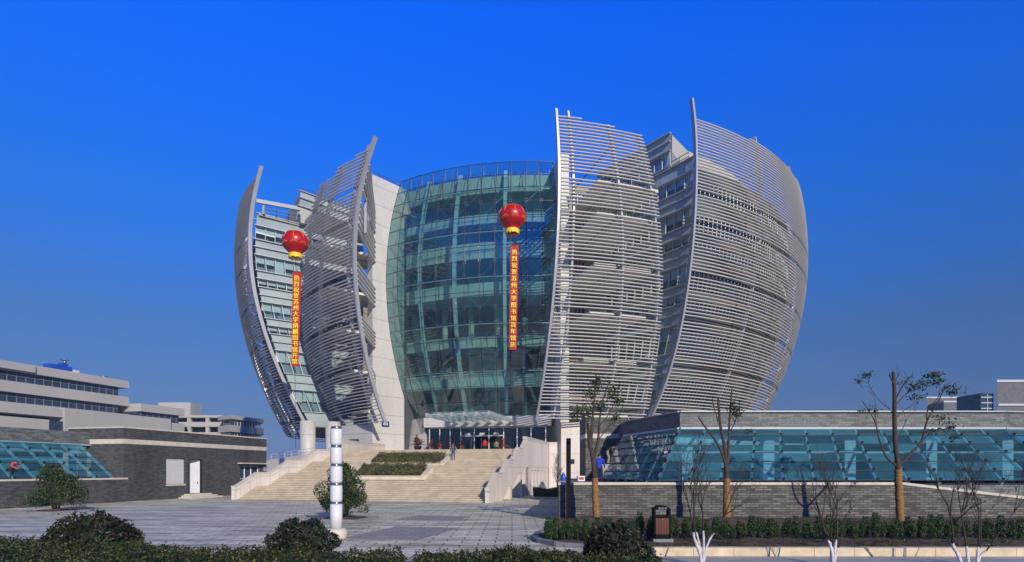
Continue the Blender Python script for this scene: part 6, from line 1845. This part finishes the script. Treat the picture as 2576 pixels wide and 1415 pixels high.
STAND = dict(pelvis=(0,0,.93), waist=(0,-.01,1.10), chest=(0,0,1.34), neck=(0,0,1.47), head0=(0,-.02,1.55), head1=(0,-.02,1.635),
    shL=(-.19,0,1.39), elL=(-.25,.02,1.12), wrL=(-.26,-.05,.90), shR=(.19,0,1.39), elR=(.25,.02,1.12), wrR=(.26,-.05,.90),
    hipL=(-.10,0,.88), knL=(-.11,-.02,.49), anL=(-.11,.02,.08), toL=(-.13,-.14,.04), hipR=(.10,0,.88), knR=(.11,-.02,.49), anR=(.11,.02,.08), toR=(.13,-.14,.04))
def pose(**kw):
    d = dict(STAND); d.update(kw); return d
def child(root, bm, name, mat):
    me = bpy.data.meshes.new(name); me.from_pydata(bm.v, [], bm.f); me.materials.append(mat); me.update()
    o = bpy.data.objects.new(name, me); COL.objects.link(o); o.parent = root; return o
# the man coming down the stairs: find the tread that meets his feet in the view
best = None; f = 0.0; zz = 0.0
for fl in range(4):
    for k in range(8):
        zz += RISE; tc = f + k*TREAD + .14
        kx_ = (1140 - CX)/F; base = O + D1*tc; s = (kx_*base.y - base.x)/(D2.x - kx_*D2.y); p = base + D2*s
        yv = HY - (zz - HC)*F/p.y
        if best is None or abs(yv - 1157.5) < best[0]: best = (abs(yv - 1157.5), Vector((p.x, p.y, zz)))
    f += 8*TREAD + LAND
r, J = person(best[1], -.05, pose(knL=(-.11,-.03,.49), wrL=(-.30,-.06,.92), wrR=(.30,-.04,.92), elL=(-.28,.02,1.13), elR=(.28,.02,1.13)), dict(top=M['navy_cloth'], low=M['denim_cloth']), 'person in navy jacket with white stripes and jeans standing on the upper stairs', 1.74, coat=True)
b = MB()
for s in (-1, 1):
    b.bar((s*.245, -.04, 1.38), (s*.345, -.02, 1.13), .03, .02); b.bar((s*.345, -.02, 1.13), (s*.355, -.10, .95), .03, .02)
    b.bar((s*.05, -.150, 1.42), (s*.10, -.165, .95), .025, .012)
child(r, b, 'jacket_stripe', M['white'])
def onland(x, Y): p = P(x, 0, Y); p.z = Z_END; return p
person(onland(1048, 67.2), 2.6, pose(), dict(top=M['maroon_cloth'], low=M['dark_cloth']), 'person in dark red coat standing beside the palm on the terrace', 1.72, True, True)
person(onland(1220, 75.5), pi + .1, pose(knL=(-.11,-.10,.49), anR=(.11,.12,.10)), dict(top=M['red_cloth'], low=M['dark_cloth']), 'person in bright red padded coat walking to the open doors', 1.70, True, True)
person(onland(1249, 79.5), pi, pose(), dict(top=M['grey_cloth'], low=M['dark_cloth']), 'person in grey coat just inside the right doorway', 1.74, False, True)
person(onland(1231, 80.5), pi + .3, pose(), dict(top=M['dark_cloth'], low=M['dark_cloth']), 'person in dark clothes inside the doorway between red and grey coats', 1.68, False, True)
# workmen on the right glass skirt
w1 = P(1508, 0, 33.0); w1.z = WT - .13
r, J = person((w1.x, 33.0, WT - .15), pi - .2, pose(wrR=(.30,-.16,.98), elR=(.27,.05,1.14), wrL=(-.27,-.2,1.0)), dict(top=M['blue_cloth'], low=M['navy_cloth']), 'workman in blue jacket seen from behind beside the sloping glass', 1.72)
bend = dict(pelvis=(0,.10,.86), waist=(0,.02,1.02), chest=(0,-.22,1.16), neck=(0,-.36,1.19), head0=(0,-.44,1.20), head1=(0,-.515,1.235),
    shL=(-.19,-.24,1.18), elL=(-.22,-.30,.90), wrL=(-.10,-.45,.80), shR=(.19,-.24,1.18), elR=(.22,-.32,.90), wrR=(.10,-.46,.80),
    hipL=(-.10,.10,.82), knL=(-.12,-.02,.46), anL=(-.11,.10,.08), toL=(-.13,-.06,.04), hipR=(.10,.10,.82), knR=(.12,.0,.46), anR=(.11,.06,.08), toR=(.13,-.10,.04), look=(0, 0, -.9))
w2_ = P(1533, 0, 42.9)
person((w2_.x, 43.15, 3.15), pi/2 - .35, bend, dict(top=M['brown_cloth'], low=M['khaki_cloth']), 'workman in brown jacket and khaki trousers bending over the glass edge', 1.72)
# workman climbing the left glass skirt
w3_ = LP(43.4, -1.0); 
person((w3_.x + .1, w3_.y, WT + .0), 1.3, dict(bend, pelvis=(0,.12,.88), anR=(.2,.45,.06), knR=(.16,.25,.45), toR=(.22,.32,.03)), dict(top=M['coral_cloth'], low=M['dark_cloth']), 'workman in coral red top leaning on the left sloping glass', 1.72)

# ================================================================== SMALL THINGS AT THE ENTRANCE AND ON THE WALL
pc = onland(1051, 69.2)
PT = empty('sago_palm', pc, 'dark spiky sago palm in a black tub left of the glass doors', 'plant')
b = MB(); b.tube([pc, pc + Vector((0, 0, .55))], [.34, .46], 16); b.build('tub', M['black'], PT)
b = MB(); rnd = random.Random(9)
for k in range(30):
    a = 2*pi*k/30 + rnd.uniform(-.1, .1); el = rnd.uniform(.25, 1.25); L = rnd.uniform(1.0, 1.35); s = pc + Vector((0, 0, .6)); pts = []
    for q in range(7):
        f = q/6; pts.append(s + Vector((cos(a)*cos(el), sin(a)*cos(el), sin(el)))*L*f - Vector((0, 0, .28*f*f)))
    b.tube(pts, [.016, .013, .012, .010, .008, .006, .004], 4)
    side = Vector((-sin(a), cos(a), 0))
    for q in range(1, 7):
        for sgn in (-1, 1):
            for e in (0, .5):
                p = lerp(pts[q-1], pts[q], e + .2); t = (pts[q] - pts[q-1]).normalized(); w = .17*(1 - abs(q/6 - .5)*.9)
                b.quad(p, p + t*.05, p + side*sgn*w + t*.13 + Vector((0,0,.02)), p + side*sgn*w + t*.09)
b.build('frond', M['leaf_dark'], PT)
def flowers(x, Y, h, w, label):
    c = onland(x, Y); r = empty('flower_stand', c, label, 'flowers', 'congratulatory flower stands by the doors')
    b = MB(); b.lathe([(.16, 0), (.2, .2), (.26, .42), (.22, .42)], c, 14); b.build('basket', M['straw'], r)
    rnd = random.Random(int(x)); pts = []; gp = []
    for _ in range(150):
        z = rnd.uniform(.45, h); k = w*(1 - .65*(z - .45)/(h - .45)); pts.append(c + Vector((rnd.gauss(0, k*.45), rnd.gauss(0, k*.35), z)))
    for _ in range(110):
        z = rnd.uniform(.4, h*1.08); k = w*(1.15 - .6*(z - .45)/(h - .45)); gp.append(c + Vector((rnd.gauss(0, k*.5), rnd.gauss(0, k*.35), z)))
    b = MB(); leafcloud(pts, .13, b, asp=.9); b.build('blossom', M['flower'], r)
    b = MB(); leafcloud(gp, .16, b, asp=.35); b.build('foliage', M['leaf_tree'], r)
for x, h, w, lab in ((1085.5, 1.75, .34, 'flower stand farthest left before the entrance glazing'), (1107.5, 1.6, .32, 'flower stand second from the left before the entrance glazing'), (1137, 1.65, .30, 'flower stand behind the left shoulder of the person on the stairs'), (1161, 1.45, .32, 'flower stand right next to the left door'), (1266, 1.65, .62, 'widest flower stand, at the right end of the doors')):
    flowers(x, 74.5, h, w, lab)
b = MB(); c = P(1461, 0, 36.5); b.box((c.x, 36.5, WT + .16), .21, .15, .16, .2); o = b.build('cement_bag', M['white'], None, loc=(c.x, 36.5, WT)); tag(o, 'small white sack with red print on the wall terrace left of the workman in blue', 'sack')
b2 = MB(); b2.box((c.x + .03, 36.34, WT + .17), .15, .02, .07, .2); b2.build('sack_label', M['coral_cloth'], o)
b = MB(); c = P(1417, 0, 36.0); b.lathe([(.05, WT - .15), (.15, WT - .1), (.17, WT + .22), (.10, WT + .42), (.03, WT + .5)], (c.x, 36.0, 0), 10); o = b.build('plastic_sack', M['blueroof'], None, loc=(c.x, 36.0, WT)); tag(o, 'blue plastic sack on the wall behind the black post', 'sack')
b2 = MB(); b2.tube([(c.x - .05, 36, WT + .45), (c.x + .06, 36, WT + .5), (c.x + .04, 36, WT + .6)], .02, 5); b2.build('sack_tie', M['white'], o)

# ================================================================== HAZE
HZ = 0.00045
b = MB(); b.box((0, 575, 31), 905, 730, 32.0)
hz = b.build('haze', None, None, uv=False) if False else None
me = bpy.data.meshes.new('haze'); me.from_pydata(b.v, [], b.f); ob = bpy.data.objects.new('haze', me); COL.objects.link(ob); ob['kind'] = 'stuff'
hm = bpy.data.materials.new('haze_air'); hm.use_nodes = True; ht = hm.node_tree; ht.nodes.clear()
ho = ht.nodes.new('ShaderNodeOutputMaterial'); hv = ht.nodes.new('ShaderNodeVolumePrincipled')
hv.inputs['Color'].default_value = (0.42, 0.60, 1.0, 1); hv.inputs['Density'].default_value = HZ; hv.inputs['Anisotropy'].default_value = 0.0
ht.links.new(hv.outputs[0], ho.inputs['Volume']); me.materials.append(hm)
